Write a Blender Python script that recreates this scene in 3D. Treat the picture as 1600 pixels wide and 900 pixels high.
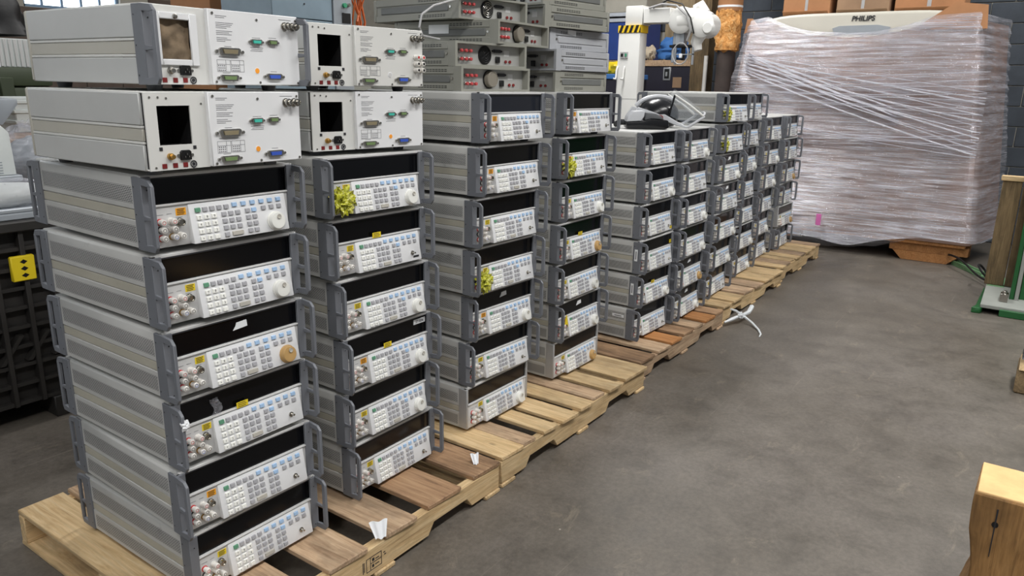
import bpy, bmesh, math, random
from mathutils import Matrix, Vector, noise

random.seed(7)
R = math.radians
for o in list(bpy.data.objects):
    bpy.data.objects.remove(o, do_unlink=True)
scene = bpy.context.scene
COL = scene.collection

# ------------------------------------------------------------------ camera
cam_d = bpy.data.cameras.new('camera')
cam = bpy.data.objects.new('camera', cam_d)
COL.objects.link(cam)
yaw, pitch, roll = R(54.9107), R(15.1587), R(1.0750)
fw = Vector((math.sin(yaw) * math.cos(pitch), math.cos(yaw) * math.cos(pitch), -math.sin(pitch)))
rt = Vector((math.cos(yaw), -math.sin(yaw), 0))
up = rt.cross(fw)
r2 = math.cos(roll) * rt + math.sin(roll) * up
u2 = -math.sin(roll) * rt + math.cos(roll) * up
m = Matrix((r2, u2, -fw)).transposed().to_4x4()
m.translation = Vector((-0.96682, -1.73538, 1.52857))
cam.matrix_world = m
cam_d.sensor_width = 36.0
cam_d.lens = 1177.07 / 1600 * 36
cam_d.clip_start = 0.02
scene.camera = cam

# ------------------------------------------------------------------ light
scene.view_settings.view_transform = 'Standard'
scene.view_settings.look = 'None'
scene.view_settings.gamma = 1.0
scene.view_settings.use_curve_mapping = False
scene.view_settings.exposure = 0.0
world = bpy.data.worlds.new('world')
scene.world = world
world.use_nodes = True
world.node_tree.nodes['Background'].inputs[0].default_value = (0.93, 0.96, 1.0, 1)
world.node_tree.nodes['Background'].inputs[1].default_value = 0.22


def lamp(name, loc, sx, sy, watt, target=None, col=(1, 0.985, 0.965)):
    d = bpy.data.lights.new(name, 'AREA')
    d.shape = 'RECTANGLE'
    d.size, d.size_y, d.energy, d.color = sx, sy, watt, col
    o = bpy.data.objects.new(name, d)
    o.location = loc
    if target is not None:
        o.rotation_euler = (Vector(target) - Vector(loc)).to_track_quat('-Z', 'Y').to_euler()
    COL.objects.link(o)
    return o


# rows of ceiling strip lamps of the hall
for k, (lx, ly, w) in enumerate([(-1.6, -2.6, 125), (1.9, -2.6, 125), (5.2, -2.4, 125), (0.4, 4.0, 36), (5.0, 1.7, 165), (-3.8, -1.6, 90)]):
    lamp('ceiling_strip_lamp', (lx, ly, 4.7), 2.4, 0.30, w)


# ------------------------------------------------------------------ materials
def lin(c):
    c = c / 255.0
    return c / 12.92 if c <= 0.04045 else ((c + 0.055) / 1.055) ** 2.4


def S(r, g, b):
    return (lin(r), lin(g), lin(b), 1)


class NT:
    def __init__(self, name):
        self.m = bpy.data.materials.new(name)
        self.m.use_nodes = True
        self.t = self.m.node_tree
        self.b = self.t.nodes['Principled BSDF']
        self.out = self.t.nodes['Material Output']

    def n(self, typ, **kw):
        nd = self.t.nodes.new(typ)
        for k, v in kw.items():
            setattr(nd, k, v)
        return nd

    def l(self, a, b):
        self.t.links.new(a, b)

    def math(self, op, a, b=None, c=None):
        nd = self.n('ShaderNodeMath', operation=op)
        for i, x in enumerate((a, b, c)):
            if x is None:
                continue
            if isinstance(x, (int, float)):
                nd.inputs[i].default_value = x
            else:
                self.l(x, nd.inputs[i])
        return nd.outputs[0]

    def mix(self, fac, a, b, typ='MIX'):
        nd = self.n('ShaderNodeMix', data_type='RGBA', blend_type=typ)
        for i, x in ((0, fac), (6, a), (7, b)):
            if isinstance(x, (int, float, tuple)):
                nd.inputs[i].default_value = x
            else:
                self.l(x, nd.inputs[i])
        return nd.outputs[2]

    def coords(self, scale=(1, 1, 1), rnd=0.0):
        tc = self.n('ShaderNodeTexCoord')
        v = tc.outputs['Object']
        if rnd:
            oi = self.n('ShaderNodeObjectInfo')
            ad = self.n('ShaderNodeVectorMath', operation='ADD')
            mu = self.n('ShaderNodeVectorMath', operation='SCALE')
            cb = self.n('ShaderNodeCombineXYZ')
            for i, kk in enumerate((1.0, 0.37, 0.73)):
                self.l(self.math('MULTIPLY', oi.outputs['Random'], kk * rnd), cb.inputs[i])
            self.l(v, ad.inputs[0])
            self.l(cb.outputs[0], ad.inputs[1])
            v = ad.outputs[0]
        mp = self.n('ShaderNodeMapping')
        mp.inputs['Scale'].default_value = scale
        self.l(v, mp.inputs['Vector'])
        return mp.outputs[0]

    def noise(self, vec, scale, detail=4, rough=0.55, dist=0.0):
        nd = self.n('ShaderNodeTexNoise')
        nd.inputs['Scale'].default_value = scale
        nd.inputs['Detail'].default_value = detail
        nd.inputs['Roughness'].default_value = rough
        nd.inputs['Distortion'].default_value = dist
        self.l(vec, nd.inputs['Vector'])
        return nd.outputs['Fac']

    def ramp(self, fac, stops):
        nd = self.n('ShaderNodeValToRGB')
        e = nd.color_ramp.elements
        while len(e) < len(stops):
            e.new(0.5)
        for i, (p, c) in enumerate(stops):
            e[i].position = p
            e[i].color = c if isinstance(c, tuple) else (c, c, c, 1)
        self.l(fac, nd.inputs[0])
        return nd.outputs[0]

    def bump(self, h, strength, dist=0.01):
        nd = self.n('ShaderNodeBump')
        nd.inputs['Strength'].default_value = strength
        nd.inputs['Distance'].default_value = dist
        self.l(h, nd.inputs['Height'])
        self.l(nd.outputs[0], self.b.inputs['Normal'])
        return nd.outputs[0]

    def setv(self, **kw):
        for k, v in kw.items():
            self.b.inputs[k].default_value = v


MATS = {}


def mat(name, col, rough=0.5, metal=0.0, var=0.10, scale=5.0, bump=0.0, bscale=150.0, spec=0.5):
    if name in MATS:
        return MATS[name]
    t = NT(name)
    v = t.coords(rnd=9.0)
    f = t.noise(v, scale, 5)
    lo = tuple(c * (1 - var) for c in col[:3]) + (1,)
    hi = tuple(min(1, c * (1 + var)) for c in col[:3]) + (1,)
    t.l(t.ramp(f, [(0.3, lo), (0.7, hi)]), t.b.inputs['Base Color'])
    t.setv(Roughness=rough, Metallic=metal)
    t.b.inputs['Specular IOR Level'].default_value = spec
    if bump:
        t.bump(t.noise(v, bscale, 3), bump, 0.002)
    MATS[name] = t.m
    return t.m


def wood(name, c0, c1, c2, stain=0.5, rough=0.75):
    t = NT(name)
    v = t.coords((1.0, 14.0, 14.0), rnd=37.0)
    f = t.noise(v, 2.2, 7, 0.66, 2.2)
    base = t.ramp(f, [(0.28, c0), (0.5, c1), (0.75, c2)])
    w = t.coords((1.0, 2.0, 2.0), rnd=11.0)
    st = t.ramp(t.noise(w, 3.0, 5, 0.65), [(0.33, 1.0 - stain), (0.55, 1.0)])
    fine = t.ramp(t.noise(t.coords((4.0, 90.0, 90.0), rnd=5.0), 1.5, 3), [(0.3, 0.78), (0.6, 1.0)])
    c = t.mix(1.0, base, st, 'MULTIPLY')
    c = t.mix(0.8, c, fine, 'MULTIPLY')
    vo = t.n('ShaderNodeTexVoronoi')
    vo.inputs['Scale'].default_value = 4.0
    t.l(t.coords((1.0, 2.0, 2.0), rnd=23.0), vo.inputs['Vector'])
    kn = t.ramp(vo.outputs['Distance'], [(0.0, 0.25), (0.09, 1.0)])
    c = t.mix(0.8, c, kn, 'MULTIPLY')
    oi = t.n('ShaderNodeObjectInfo')
    c = t.mix(1.0, c, t.ramp(oi.outputs['Random'], [(0.0, 0.84), (1.0, 1.14)]), 'MULTIPLY')
    t.l(c, t.b.inputs['Base Color'])
    t.setv(Roughness=rough)
    t.bump(f, 0.5, 0.004)
    MATS[name] = t.m
    return t.m


def vented(name, col, z0, z1, z2, z3, y0, y1, p=0.0042, hole=0.30):
    """painted sheet with punched round holes in two fields (object space y, z)"""
    t = NT(name)
    tc = t.n('ShaderNodeTexCoord')
    sp = t.n('ShaderNodeSeparateXYZ')
    t.l(tc.outputs['Object'], sp.inputs[0])
    Y, Z = sp.outputs[1], sp.outputs[2]
    v = t.math('DIVIDE', Z, p)
    row = t.math('FLOOR', v)
    fv = t.math('SUBTRACT', t.math('FRACT', v), 0.5)
    u = t.math('ADD', t.math('DIVIDE', Y, p * 2.3), t.math('MULTIPLY', row, 0.5))
    fu = t.math('MULTIPLY', t.math('SUBTRACT', t.math('FRACT', u), 0.5), 0.62)
    d = t.math('SQRT', t.math('ADD', t.math('MULTIPLY', fu, fu), t.math('MULTIPLY', fv, fv)))
    h = t.math('LESS_THAN', d, hole)
    inz1 = t.math('MULTIPLY', t.math('GREATER_THAN', Z, z0), t.math('LESS_THAN', Z, z1))
    inz2 = t.math('MULTIPLY', t.math('GREATER_THAN', Z, z2), t.math('LESS_THAN', Z, z3))
    iny = t.math('MULTIPLY', t.math('GREATER_THAN', Y, y0), t.math('LESS_THAN', Y, y1))
    msk = t.math('MULTIPLY', h, t.math('MULTIPLY', iny, t.math('MAXIMUM', inz1, inz2)))
    vv = t.coords(rnd=9.0)
    f = t.noise(vv, 5.0, 5)
    base = t.ramp(f, [(0.3, tuple(c * .92 for c in col[:3]) + (1,)), (0.7, tuple(c * 1.06 for c in col[:3]) + (1,))])
    dirt = t.ramp(t.noise(vv, 9.0, 6, 0.7), [(0.62, 1.0), (0.80, 0.45)])
    base = t.mix(0.8, base, dirt, 'MULTIPLY')
    t.l(t.mix(msk, base, S(38, 38, 38)), t.b.inputs['Base Color'])
    t.setv(Roughness=0.5)
    MATS[name] = t.m
    return t.m


PANEL_GREY = S(186, 186, 183)
MATS['vent_sheet'] = vented('vent_sheet', PANEL_GREY, 0.1239, 0.1659, 0.0273, 0.0693, 0.045, 0.527)
mat('case_grey', S(188, 188, 185), 0.45)
mat('case_band', S(176, 172, 158), 0.5)
mat('frame_silver', S(176, 177, 178), 0.35, 0.3)
mat('handle_grey', S(110, 113, 119), 0.5, var=0.08)
mat('dark', S(22, 22, 24), 0.6)
mat('black', S(12, 12, 13), 0.45)
mat('rubber_grey', S(92, 94, 97), 0.7)
mat('panel_white', S(226, 227, 228), 0.45, var=0.03)
mat('panel_grey', S(203, 203, 202), 0.45, var=0.04)
mat('key_white', S(236, 236, 230), 0.4, var=0.02)
mat('key_grey', S(164, 164, 168), 0.45, var=0.04)
mat('key_wide', S(176, 172, 162), 0.45)
mat('key_blue', S(160, 190, 222), 0.45, var=0.05)
mat('key_green', S(92, 146, 116), 0.45)
mat('knob_white', S(226, 226, 220), 0.4)
mat('knob_tan', S(186, 150, 96), 0.45)
mat('post_white', S(225, 222, 216), 0.4)
mat('post_red', S(190, 42, 44), 0.4)
mat('post_blue', S(70, 100, 170), 0.4)
mat('steel', S(175, 172, 165), 0.25, 1.0)
mat('brass', S(200, 160, 90), 0.3, 1.0)
mat('label_orange', S(246, 170, 30), 0.5, var=0.04)
mat('label_yellow', S(240, 212, 40), 0.5, var=0.04)
mat('label_white', S(232, 234, 236), 0.5, var=0.03)
mat('ink', S(40, 40, 44), 0.6)
mat('ink_grey', S(120, 120, 124), 0.6)
mat('sticker_green', S(60, 150, 110), 0.5)
mat('unit_white', S(214, 214, 210), 0.42, var=0.03)
mat('unit_side', S(190, 191, 189), 0.42, var=0.04)
mat('unit_band', S(184, 181, 170), 0.45, var=0.04)
mat('conn_teal', S(70, 190, 170), 0.4)
mat('conn_green', S(112, 136, 88), 0.45)
mat('conn_blue', S(60, 92, 190), 0.4)
mat('conn_beige', S(160, 148, 120), 0.35, 0.4)
mat('sticker_orange', S(250, 160, 50), 0.5)
mat('switch_red', S(120, 30, 30), 0.5)
mat('filter_pad', S(120, 104, 84), 0.95, var=0.45, scale=22, bump=0.9, bscale=60)
mat('post_pale_red', S(190, 72, 74), 0.4)
mat('fan_taupe', S(128, 122, 110), 0.7)
mat('hp_grey', S(142, 142, 133), 0.5, var=0.06)
mat('hp_light', S(168, 170, 174), 0.5, var=0.06)
mat('hp_strip', S(106, 108, 106), 0.5)
mat('hp_panel', S(176, 176, 172), 0.4, 0.2)
mat('bag_black', S(8, 8, 10), 0.5, bump=0.6, bscale=20)
mat('cardboard', S(170, 122, 84), 0.85, var=0.12)
mat('cardboard_old', S(150, 122, 96), 0.85, var=0.15)
mat('container_black', S(40, 38, 36), 0.6, var=0.25, bump=0.2)
mat('latch_yellow', S(226, 200, 30), 0.5)
mat('light_plastic', S(205, 210, 208), 0.45)
mat('grey_metal', S(160, 166, 172), 0.4, 0.2)
mat('blue_grey_metal', S(128, 146, 158), 0.45)
mat('army_green', S(62, 72, 52), 0.55)
mat('robot_white', S(226, 226, 222), 0.4, var=0.03)
mat('case_blue', S(36, 66, 140), 0.45)
mat('case_navy', S(32, 30, 44), 0.55)
mat('aluminium', S(196, 198, 202), 0.3, 0.7)
mat('cloth_blue', S(60, 112, 176), 0.75, bump=0.4, bscale=25)
mat('cloth_beige', S(200, 184, 160), 0.8)
mat('hazard_yellow', S(240, 200, 30), 0.5)
mat('pipe_dark', S(72, 62, 58), 0.7, var=0.3)
mat('pvc_white', S(205, 203, 198), 0.4)
mat('green_paint', S(30, 92, 46), 0.45, var=0.2)
mat('green_light', S(110, 150, 108), 0.6, var=0.25)
mat('grey_paint', S(150, 153, 147), 0.6, var=0.1)
mat('cable_black', S(14, 14, 15), 0.5)
mat('cable_grey', S(170, 170, 170), 0.4)
mat('cable_orange', S(196, 96, 40), 0.5)
mat('machine_cream', S(200, 196, 184), 0.35, var=0.03)
mat('helmet_grey', S(196, 198, 202), 0.3, var=0.03)
mat('helmet_black', S(20, 21, 24), 0.25)
mat('strap_white', S(226, 230, 232), 0.5)
mat('concrete_wall', S(176, 172, 160), 0.85)
wood('wood_new', S(184, 150, 104), S(214, 184, 138), S(230, 206, 164), 0.35)
wood('wood_worn', S(150, 120, 92), S(194, 164, 132), S(216, 190, 158), 0.5)
wood('wood_dark', S(120, 92, 68), S(164, 130, 98), S(186, 154, 118), 0.5)
wood('wood_orange', S(160, 104, 56), S(190, 132, 78), S(206, 150, 96), 0.3)
wood('wood_treated', S(84, 70, 46), S(118, 98, 68), S(142, 120, 86), 0.45)
wood('plywood', S(150, 130, 100), S(172, 152, 120), S(188, 168, 136), 0.4)


def display_mat(name, col):
    t = NT(name)
    t.setv(Roughness=0.12)
    t.b.inputs['Base Color'].default_value = col
    t.b.inputs['Specular IOR Level'].default_value = 0.25
    MATS[name] = t.m


display_mat('display_black', S(9, 10, 13))
display_mat('display_brown', S(34, 28, 24))
display_mat('display_grey', S(34, 37, 45))


def bag_mat():
    t = NT('bag_yellow')
    v = t.coords(rnd=5.0)
    f = t.noise(v, 70, 4, 0.6, 1.5)
    t.l(t.ramp(f, [(0.35, S(96, 100, 10)), (0.5, S(196, 196, 40)), (0.68, S(236, 232, 150))]), t.b.inputs['Base Color'])
    t.setv(Roughness=0.15)
    t.bump(f, 0.9, 0.006)
    MATS['bag_yellow'] = t.m


bag_mat()


def insulation_mat():
    t = NT('insulation')
    v = t.coords()
    f = t.noise(v, 26, 6, 0.65, 0.8)
    t.l(t.ramp(f, [(0.32, S(168, 108, 52)), (0.50, S(222, 158, 88)), (0.68, S(236, 192, 132))]), t.b.inputs['Base Color'])
    t.setv(Roughness=0.9)
    t.bump(f, 1.0, 0.02)
    MATS['insulation'] = t.m


insulation_mat()


def floor_mat():
    t = NT('concrete_floor')
    v = t.coords()
    big = t.noise(v, 0.8, 5, 0.6, 0.3)
    mid = t.noise(v, 5.0, 9, 0.72, 0.2)
    fine = t.noise(v, 45, 6, 0.75)
    c = t.ramp(big, [(0.32, S(91, 84, 75)), (0.5, S(99, 93, 85)), (0.68, S(107, 101, 94))])
    c = t.mix(1.0, c, t.ramp(mid, [(0.30, 0.72), (0.5, 1.0), (0.72, 1.22)]), 'MULTIPLY')
    c = t.mix(0.8, c, t.ramp(fine, [(0.3, 0.72), (0.7, 1.25)]), 'MULTIPLY')
    # pale scuffs and worn patches
    sc = t.noise(t.coords((1.0, 2.2, 1.0)), 3.4, 12, 0.78, 0.6)
    c = t.mix(t.ramp(sc, [(0.58, 0.0), (0.78, 0.55)]), c, S(172, 160, 138))
    dk = t.noise(t.coords((2.0, 1.0, 1.0)), 2.6, 8, 0.7, 0.4)
    c = t.mix(t.ramp(dk, [(0.60, 0.0), (0.80, 0.45)]), c, S(58, 53, 48))
    # long thin scratches
    for rot, den in ((0.5, 0.55), (2.1, 0.45)):
        mp = t.n('ShaderNodeMapping')
        mp.inputs['Rotation'].default_value = (0, 0, rot)
        mp.inputs['Scale'].default_value = (0.5, 26.0, 1.0)
        t.l(v, mp.inputs['Vector'])
        sn = t.noise(mp.outputs[0], 1.6, 3, 0.5)
        c = t.mix(t.math('MULTIPLY', t.ramp(sn, [(0.70, 0.0), (0.76, den)]), 0.5), c, S(160, 152, 138))
    spots = t.n('ShaderNodeTexVoronoi')
    spots.inputs['Scale'].default_value = 4.0
    t.l(v, spots.inputs['Vector'])
    c = t.mix(t.ramp(spots.outputs['Distance'], [(0.0, 0.9), (0.02, 0.0)]), c, S(200, 192, 178))
    t.l(c, t.b.inputs['Base Color'])
    t.l(t.ramp(mid, [(0.3, 0.40), (0.7, 0.60)]), t.b.inputs['Roughness'])
    t.bump(fine, 0.2, 0.002)
    MATS['concrete_floor'] = t.m


floor_mat()


def film_mat(name, lo, hi, ystr=0.7, bubble=False):
    """clear stretch film: part see-through, part whitish gloss, denser where layers overlap"""
    t = NT(name)
    v = t.coords((1.0, ystr, 12.0))
    f = t.noise(v, 3.4, 9, 0.68, 0.35)
    g = t.noise(t.coords((1.0, 0.8, 60.0)), 3.0, 5, 0.7, 0.2)
    h = t.math('ADD', t.math('MULTIPLY', f, 0.5), t.math('MULTIPLY', g, 0.5))
    if bubble:
        vo = t.n('ShaderNodeTexVoronoi')
        vo.inputs['Scale'].default_value = 42.0
        t.l(t.coords(), vo.inputs['Vector'])
        h = t.math('SUBTRACT', h, t.math('MULTIPLY', vo.outputs['Distance'], 0.6))
    patch = t.noise(t.coords((1.0, 1.2, 1.6)), 1.3, 4, 0.6, 0.5)
    h2 = t.math('ADD', h, t.math('MULTIPLY', t.math('SUBTRACT', patch, 0.5), 0.22))
    dens = t.ramp(h2, [(0.42, lo), (0.64, hi)])
    tr = t.n('ShaderNodeBsdfTransparent')
    df = t.n('ShaderNodeBsdfDiffuse')
    df.inputs['Color'].default_value = (0.74, 0.74, 0.82, 1)
    gl = t.n('ShaderNodeBsdfGlossy')
    gl.inputs['Roughness'].default_value = 0.24
    gl.inputs['Color'].default_value = (0.95, 0.95, 1.0, 1)
    bp = t.n('ShaderNodeBump')
    bp.inputs['Strength'].default_value = 0.8
    bp.inputs['Distance'].default_value = 0.03
    t.l(h, bp.inputs['Height'])
    t.l(bp.outputs[0], gl.inputs['Normal'])
    t.l(bp.outputs[0], df.inputs['Normal'])
    m1 = t.n('ShaderNodeMixShader')
    m1.inputs[0].default_value = 0.45
    t.l(df.outputs[0], m1.inputs[1])
    t.l(gl.outputs[0], m1.inputs[2])
    m2 = t.n('ShaderNodeMixShader')
    t.l(dens, m2.inputs[0])
    t.l(tr.outputs[0], m2.inputs[1])
    t.l(m1.outputs[0], m2.inputs[2])
    t.l(m2.outputs[0], t.out.inputs['Surface'])
    MATS[name] = t.m


film_mat('stretch_film', 0.14, 0.88)
film_mat('film_strand', 0.55, 0.95)
film_mat('bubble_wrap', 0.25, 0.75, 3.0, True)


def clear_mat(name, fac, col):
    t = NT(name)
    tr = t.n('ShaderNodeBsdfTransparent')
    gl = t.n('ShaderNodeBsdfGlossy')
    gl.inputs['Roughness'].default_value = 0.08
    gl.inputs['Color'].default_value = col
    m2 = t.n('ShaderNodeMixShader')
    m2.inputs[0].default_value = fac
    t.l(tr.outputs[0], m2.inputs[1])
    t.l(gl.outputs[0], m2.inputs[2])
    t.l(m2.outputs[0], t.out.inputs['Surface'])
    MATS[name] = t.m


clear_mat('clear_visor', 0.22, (0.9, 0.95, 1, 1))


def daylight_mat():
    t = NT('daylight_pane')
    e = t.n('ShaderNodeEmission')
    e.inputs['Color'].default_value = (0.86, 0.93, 1.0, 1)
    e.inputs['Strength'].default_value = 4.5
    t.l(e.outputs[0], t.out.inputs['Surface'])
    MATS['daylight_pane'] = t.m


daylight_mat()


# ------------------------------------------------------------------ mesh builder
class G:
    def __init__(self):
        self.v, self.f, self.k = [], [], []

    def add(self, vs, fs, k=0):
        n = len(self.v)
        self.v += [tuple(p) for p in vs]
        self.f += [tuple(i + n for i in q) for q in fs]
        self.k += [k] * len(fs)
        return self

    def hexa(self, p, k=0):
        return self.add(p, [(0, 3, 2, 1), (4, 5, 6, 7), (0, 1, 5, 4), (1, 2, 6, 5), (2, 3, 7, 6), (3, 0, 4, 7)], k)

    def box(self, x0, y0, z0, x1, y1, z1, k=0):
        return self.hexa([(x0, y0, z0), (x1, y0, z0), (x1, y1, z0), (x0, y1, z0), (x0, y0, z1), (x1, y0, z1), (x1, y1, z1), (x0, y1, z1)], k)

    def prism(self, pts, axis, a, b, k=0):
        """polygon (2D) extruded along an axis; fixes its own winding"""
        n = len(pts)

        def P(q, h):
            return {'x': (h, q[0], q[1]), 'y': (q[0], h, q[1]), 'z': (q[0], q[1], h)}[axis]
        ar = sum(pts[i][0] * pts[(i + 1) % n][1] - pts[(i + 1) % n][0] * pts[i][1] for i in range(n))
        pos = (ar > 0) ^ (axis == 'y')
        vs = [P(q, a) for q in pts] + [P(q, b) for q in pts]
        fs = [tuple(range(n))[::-1], tuple(range(n, 2 * n))] + [(i, (i + 1) % n, n + (i + 1) % n, n + i) for i in range(n)]
        if not pos:
            fs = [q[::-1] for q in fs]
        return self.add(vs, fs, k)

    def lathe(self, c, d, prof, n=16, k=0, caps=True):
        """profile [(dist along d, radius)] turned about the axis d through c"""
        c, d = Vector(c), Vector(d).normalized()
        a = d.orthogonal().normalized()
        b = d.cross(a)
        vs, fs = [], []
        for h, r in prof:
            for i in range(n):
                t = 2 * math.pi * i / n
                vs.append(c + d * h + (a * math.cos(t) + b * math.sin(t)) * r)
        for j in range(len(prof) - 1):
            for i in range(n):
                i2 = (i + 1) % n
                fs.append((j * n + i, j * n + i2, (j + 1) * n + i2, (j + 1) * n + i))
        if caps:
            fs.append(tuple(range(n))[::-1])
            fs.append(tuple(range((len(prof) - 1) * n, len(prof) * n)))
        return self.add(vs, fs, k)

    def cyl(self, c, d, r, h, n=16, k=0):
        return self.lathe(c, d, [(0, r), (h, r)], n, k)

    def tube(self, pts, r, n=8, k=0, closed=False):
        pts = [Vector(p) for p in pts]
        vs, fs = [], []
        m_ = len(pts)
        a = None
        for i, p in enumerate(pts):
            q0 = pts[(i - 1) % m_] if (i or closed) else p
            q1 = pts[(i + 1) % m_] if (i < m_ - 1 or closed) else p
            d = (q1 - q0).normalized()
            if a is None:
                a = d.orthogonal().normalized()
            else:
                a = (a - d * a.dot(d)).normalized()
            b = d.cross(a)
            rr = r[i] if isinstance(r, (list, tuple)) else r
            for j in range(n):
                t = 2 * math.pi * j / n
                vs.append(p + (a * math.cos(t) + b * math.sin(t)) * rr)
        for i in range(m_ if closed else m_ - 1):
            for j in range(n):
                j2, i2 = (j + 1) % n, (i + 1) % m_
                fs.append((i * n + j, i * n + j2, i2 * n + j2, i2 * n + j))
        if not closed:
            fs.append(tuple(range(n))[::-1])
            fs.append(tuple(range((m_ - 1) * n, m_ * n)))
        return self.add(vs, fs, k)

    def grid(self, fn, nu, nv, k=0, flip=False):
        vs = [fn(i / nu, j / nv) for j in range(nv + 1) for i in range(nu + 1)]
        fs = []
        for j in range(nv):
            for i in range(nu):
                q = (j * (nu + 1) + i, j * (nu + 1) + i + 1, (j + 1) * (nu + 1) + i + 1, (j + 1) * (nu + 1) + i)
                fs.append(q[::-1] if flip else q)
        return self.add(vs, fs, k)

    def blob(self, c, rad, nu=18, nv=12, amp=0.0, fr=3.0, seed=0, k=0, flat=None):
        def fn(u, v):
            t, p = 2 * math.pi * u, math.pi * (v - 0.5)
            d = Vector((math.cos(t) * math.cos(p), math.sin(t) * math.cos(p), math.sin(p)))
            s = 1 + amp * noise.noise(d * fr + Vector((seed * 3.1, seed, -seed)))
            q = [c[i] + d[i] * rad[i] * s for i in range(3)]
            if flat is not None:
                q[2] = max(q[2], flat)
            return q
        return self.grid(fn, nu, nv, k)

    def mirror_x(self, xc):
        g = G()
        g.v = [(2 * xc - x, y, z) for x, y, z in self.v]
        g.f = [q[::-1] for q in self.f]
        g.k = list(self.k)
        return g

    def map(self, fn, flip=False):
        g = G()
        g.v = [tuple(fn(*p)) for p in self.v]
        g.f = [q[::-1] for q in self.f] if flip else list(self.f)
        g.k = list(self.k)
        return g

    def mesh(self, name, mats, bevel=0.0, seg=1, smooth=True):
        me = bpy.data.meshes.new(name)
        me.from_pydata(self.v, [], self.f)
        for x in ([mats] if isinstance(mats, str) else mats):
            me.materials.append(MATS[x])
        for p, kk in zip(me.polygons, self.k):
            p.material_index = kk
        if bevel:
            bm = bmesh.new()
            bm.from_mesh(me)
            es = [e for e in bm.edges if len(e.link_faces) == 2 and e.calc_face_angle(0) > 0.4]
            bmesh.ops.bevel(bm, geom=es, offset=bevel, segments=seg, affect='EDGES', profile=0.6, clamp_overlap=True)
            bm.to_mesh(me)
            bm.free()
        me.update()
        if smooth:
            me.shade_smooth()
            me.set_sharp_from_angle(angle=R(38))
        return me


def link(name, me, parent=None):
    o = bpy.data.objects.new(name, me)
    COL.objects.link(o)
    if parent is not None:
        o.parent = parent
    return o


def tag(o, label=None, cat=None, group=None, kind=None):
    for k_, v_ in (('label', label), ('category', cat), ('group', group), ('kind', kind)):
        if v_:
            o[k_] = v_
    return o


def thing(name, label, cat, loc, rz=0.0, group=None):
    o = link(name, None)
    o.location = loc
    o.rotation_euler = (0, 0, rz)
    o.empty_display_size = 0.05
    return tag(o, label, cat, group)


def part(name, g, mats, parent, bevel=0.0, seg=1, label=None, kind=None):
    o = link(name, g.mesh(name, mats, bevel, seg), parent)
    return tag(o, label, None, None, kind)


def text_mesh(name, s, size, material, ext=0.0004, shear=0.0, bold=0.0):
    c = bpy.data.curves.new(name, 'FONT')
    c.body, c.size, c.extrude, c.shear, c.offset = s, size, ext, shear, bold
    c.align_x, c.align_y = 'CENTER', 'CENTER'
    tmp = bpy.data.objects.new(name, c)
    COL.objects.link(tmp)
    bpy.context.view_layer.update()
    me = bpy.data.meshes.new_from_object(tmp.evaluated_get(bpy.context.evaluated_depsgraph_get()))
    bpy.data.objects.remove(tmp, do_unlink=True)
    me.materials.clear()
    me.materials.append(MATS[material])
    return me



# ------------------------------------------------------------------ setting
mat('block_dark', S(70, 76, 84), 0.85, var=0.2, bump=0.5, bscale=90)
mat('block_brown', S(92, 80, 72), 0.85, var=0.25, bump=0.5, bscale=90)
mat('mortar', S(168, 164, 154), 0.9)
mat('window_frame_blue', S(116, 142, 168), 0.5)

tag(part('floor', G().box(-15, -7, -0.1, 11, 9, 0), 'concrete_floor', None), kind='structure')


def block_wall(name, g, material, spots, rot):
    w = tag(part(name, g, 'mortar', None), kind='structure')
    me = G().box(-0.196, -0.012, -0.0955, 0.196, 0.012, 0.0955).mesh('block', material, 0.004)
    for (x, y, z) in spots:
        b = link('block', me, w)
        b.location = (x, y, z)
        b.rotation_euler = (0, 0, rot)
    return w


spots = [(8.35, -2.6 + 0.4 * c + (0.2 if r_ % 2 else 0.0), 0.1 + 0.2 * r_) for r_ in range(14) for c in range(13)]
block_wall('wall_right', G().box(8.353, -7, 0, 8.6, 7.3, 4.2), 'block_dark', spots, R(90))
spots = [(2.3 + 0.4 * c + (0.2 if r_ % 2 else 0.0), 7.0, 1.5 + 0.2 * r_) for r_ in range(7) for c in range(8)]
spots = [s_ for s_ in spots if not (2.6 < s_[0] < 3.95 and s_[2] > 2.25)]
wb = G().box(-15, 7.003, 0, 8.35, 7.3, 2.2).box(-15, 7.003, 3.7, 8.35, 7.3, 4.2)
xs = [-15, -14.2, -13.0, -12.2, -11.0, -10.2, -9.0, -8.2, -7.0, -6.2, -5.0, -4.2, -3.0, -2.2, -1.0, -0.2, 1.0, 2.78, 3.78, 8.35]
for a, b in zip(xs[0::2], xs[1::2]):
    wb.box(a, 7.003, 2.2, b, 7.3, 3.7)
block_wall('wall_back', wb, 'block_brown', spots, 0)


def window(n, x0, x1, z0, z1, nx, nz):
    w = tag(link('window_%d' % n, None), kind='structure')
    w.location = (x0, 7.08, z0)
    W, H = x1 - x0, z1 - z0
    fr = G().box(0, -0.03, 0, W, 0.03, 0.03).box(0, -0.03, H - 0.03, W, 0.03, H).box(0, -0.03, 0, 0.03, 0.03, H).box(W - 0.03, -0.03, 0, W, 0.03, H)
    for i in range(1, nx):
        fr.box(W * i / nx - 0.012, -0.02, 0, W * i / nx + 0.012, 0.02, H)
    for j in range(1, nz):
        fr.box(0, -0.02, H * j / nz - 0.012, W, 0.02, H * j / nz + 0.012)
    part('window_frame', fr, 'window_frame_blue', w)
    me = G().box(0.008, -0.004, 0.008, W / nx - 0.008, 0.004, H / nz - 0.008).mesh('pane', 'daylight_pane')
    for i in range(nx):
        for j in range(nz):
            p = link('pane', me, w)
            p.location = (W * i / nx, 0, H * j / nz)
    return w


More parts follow.
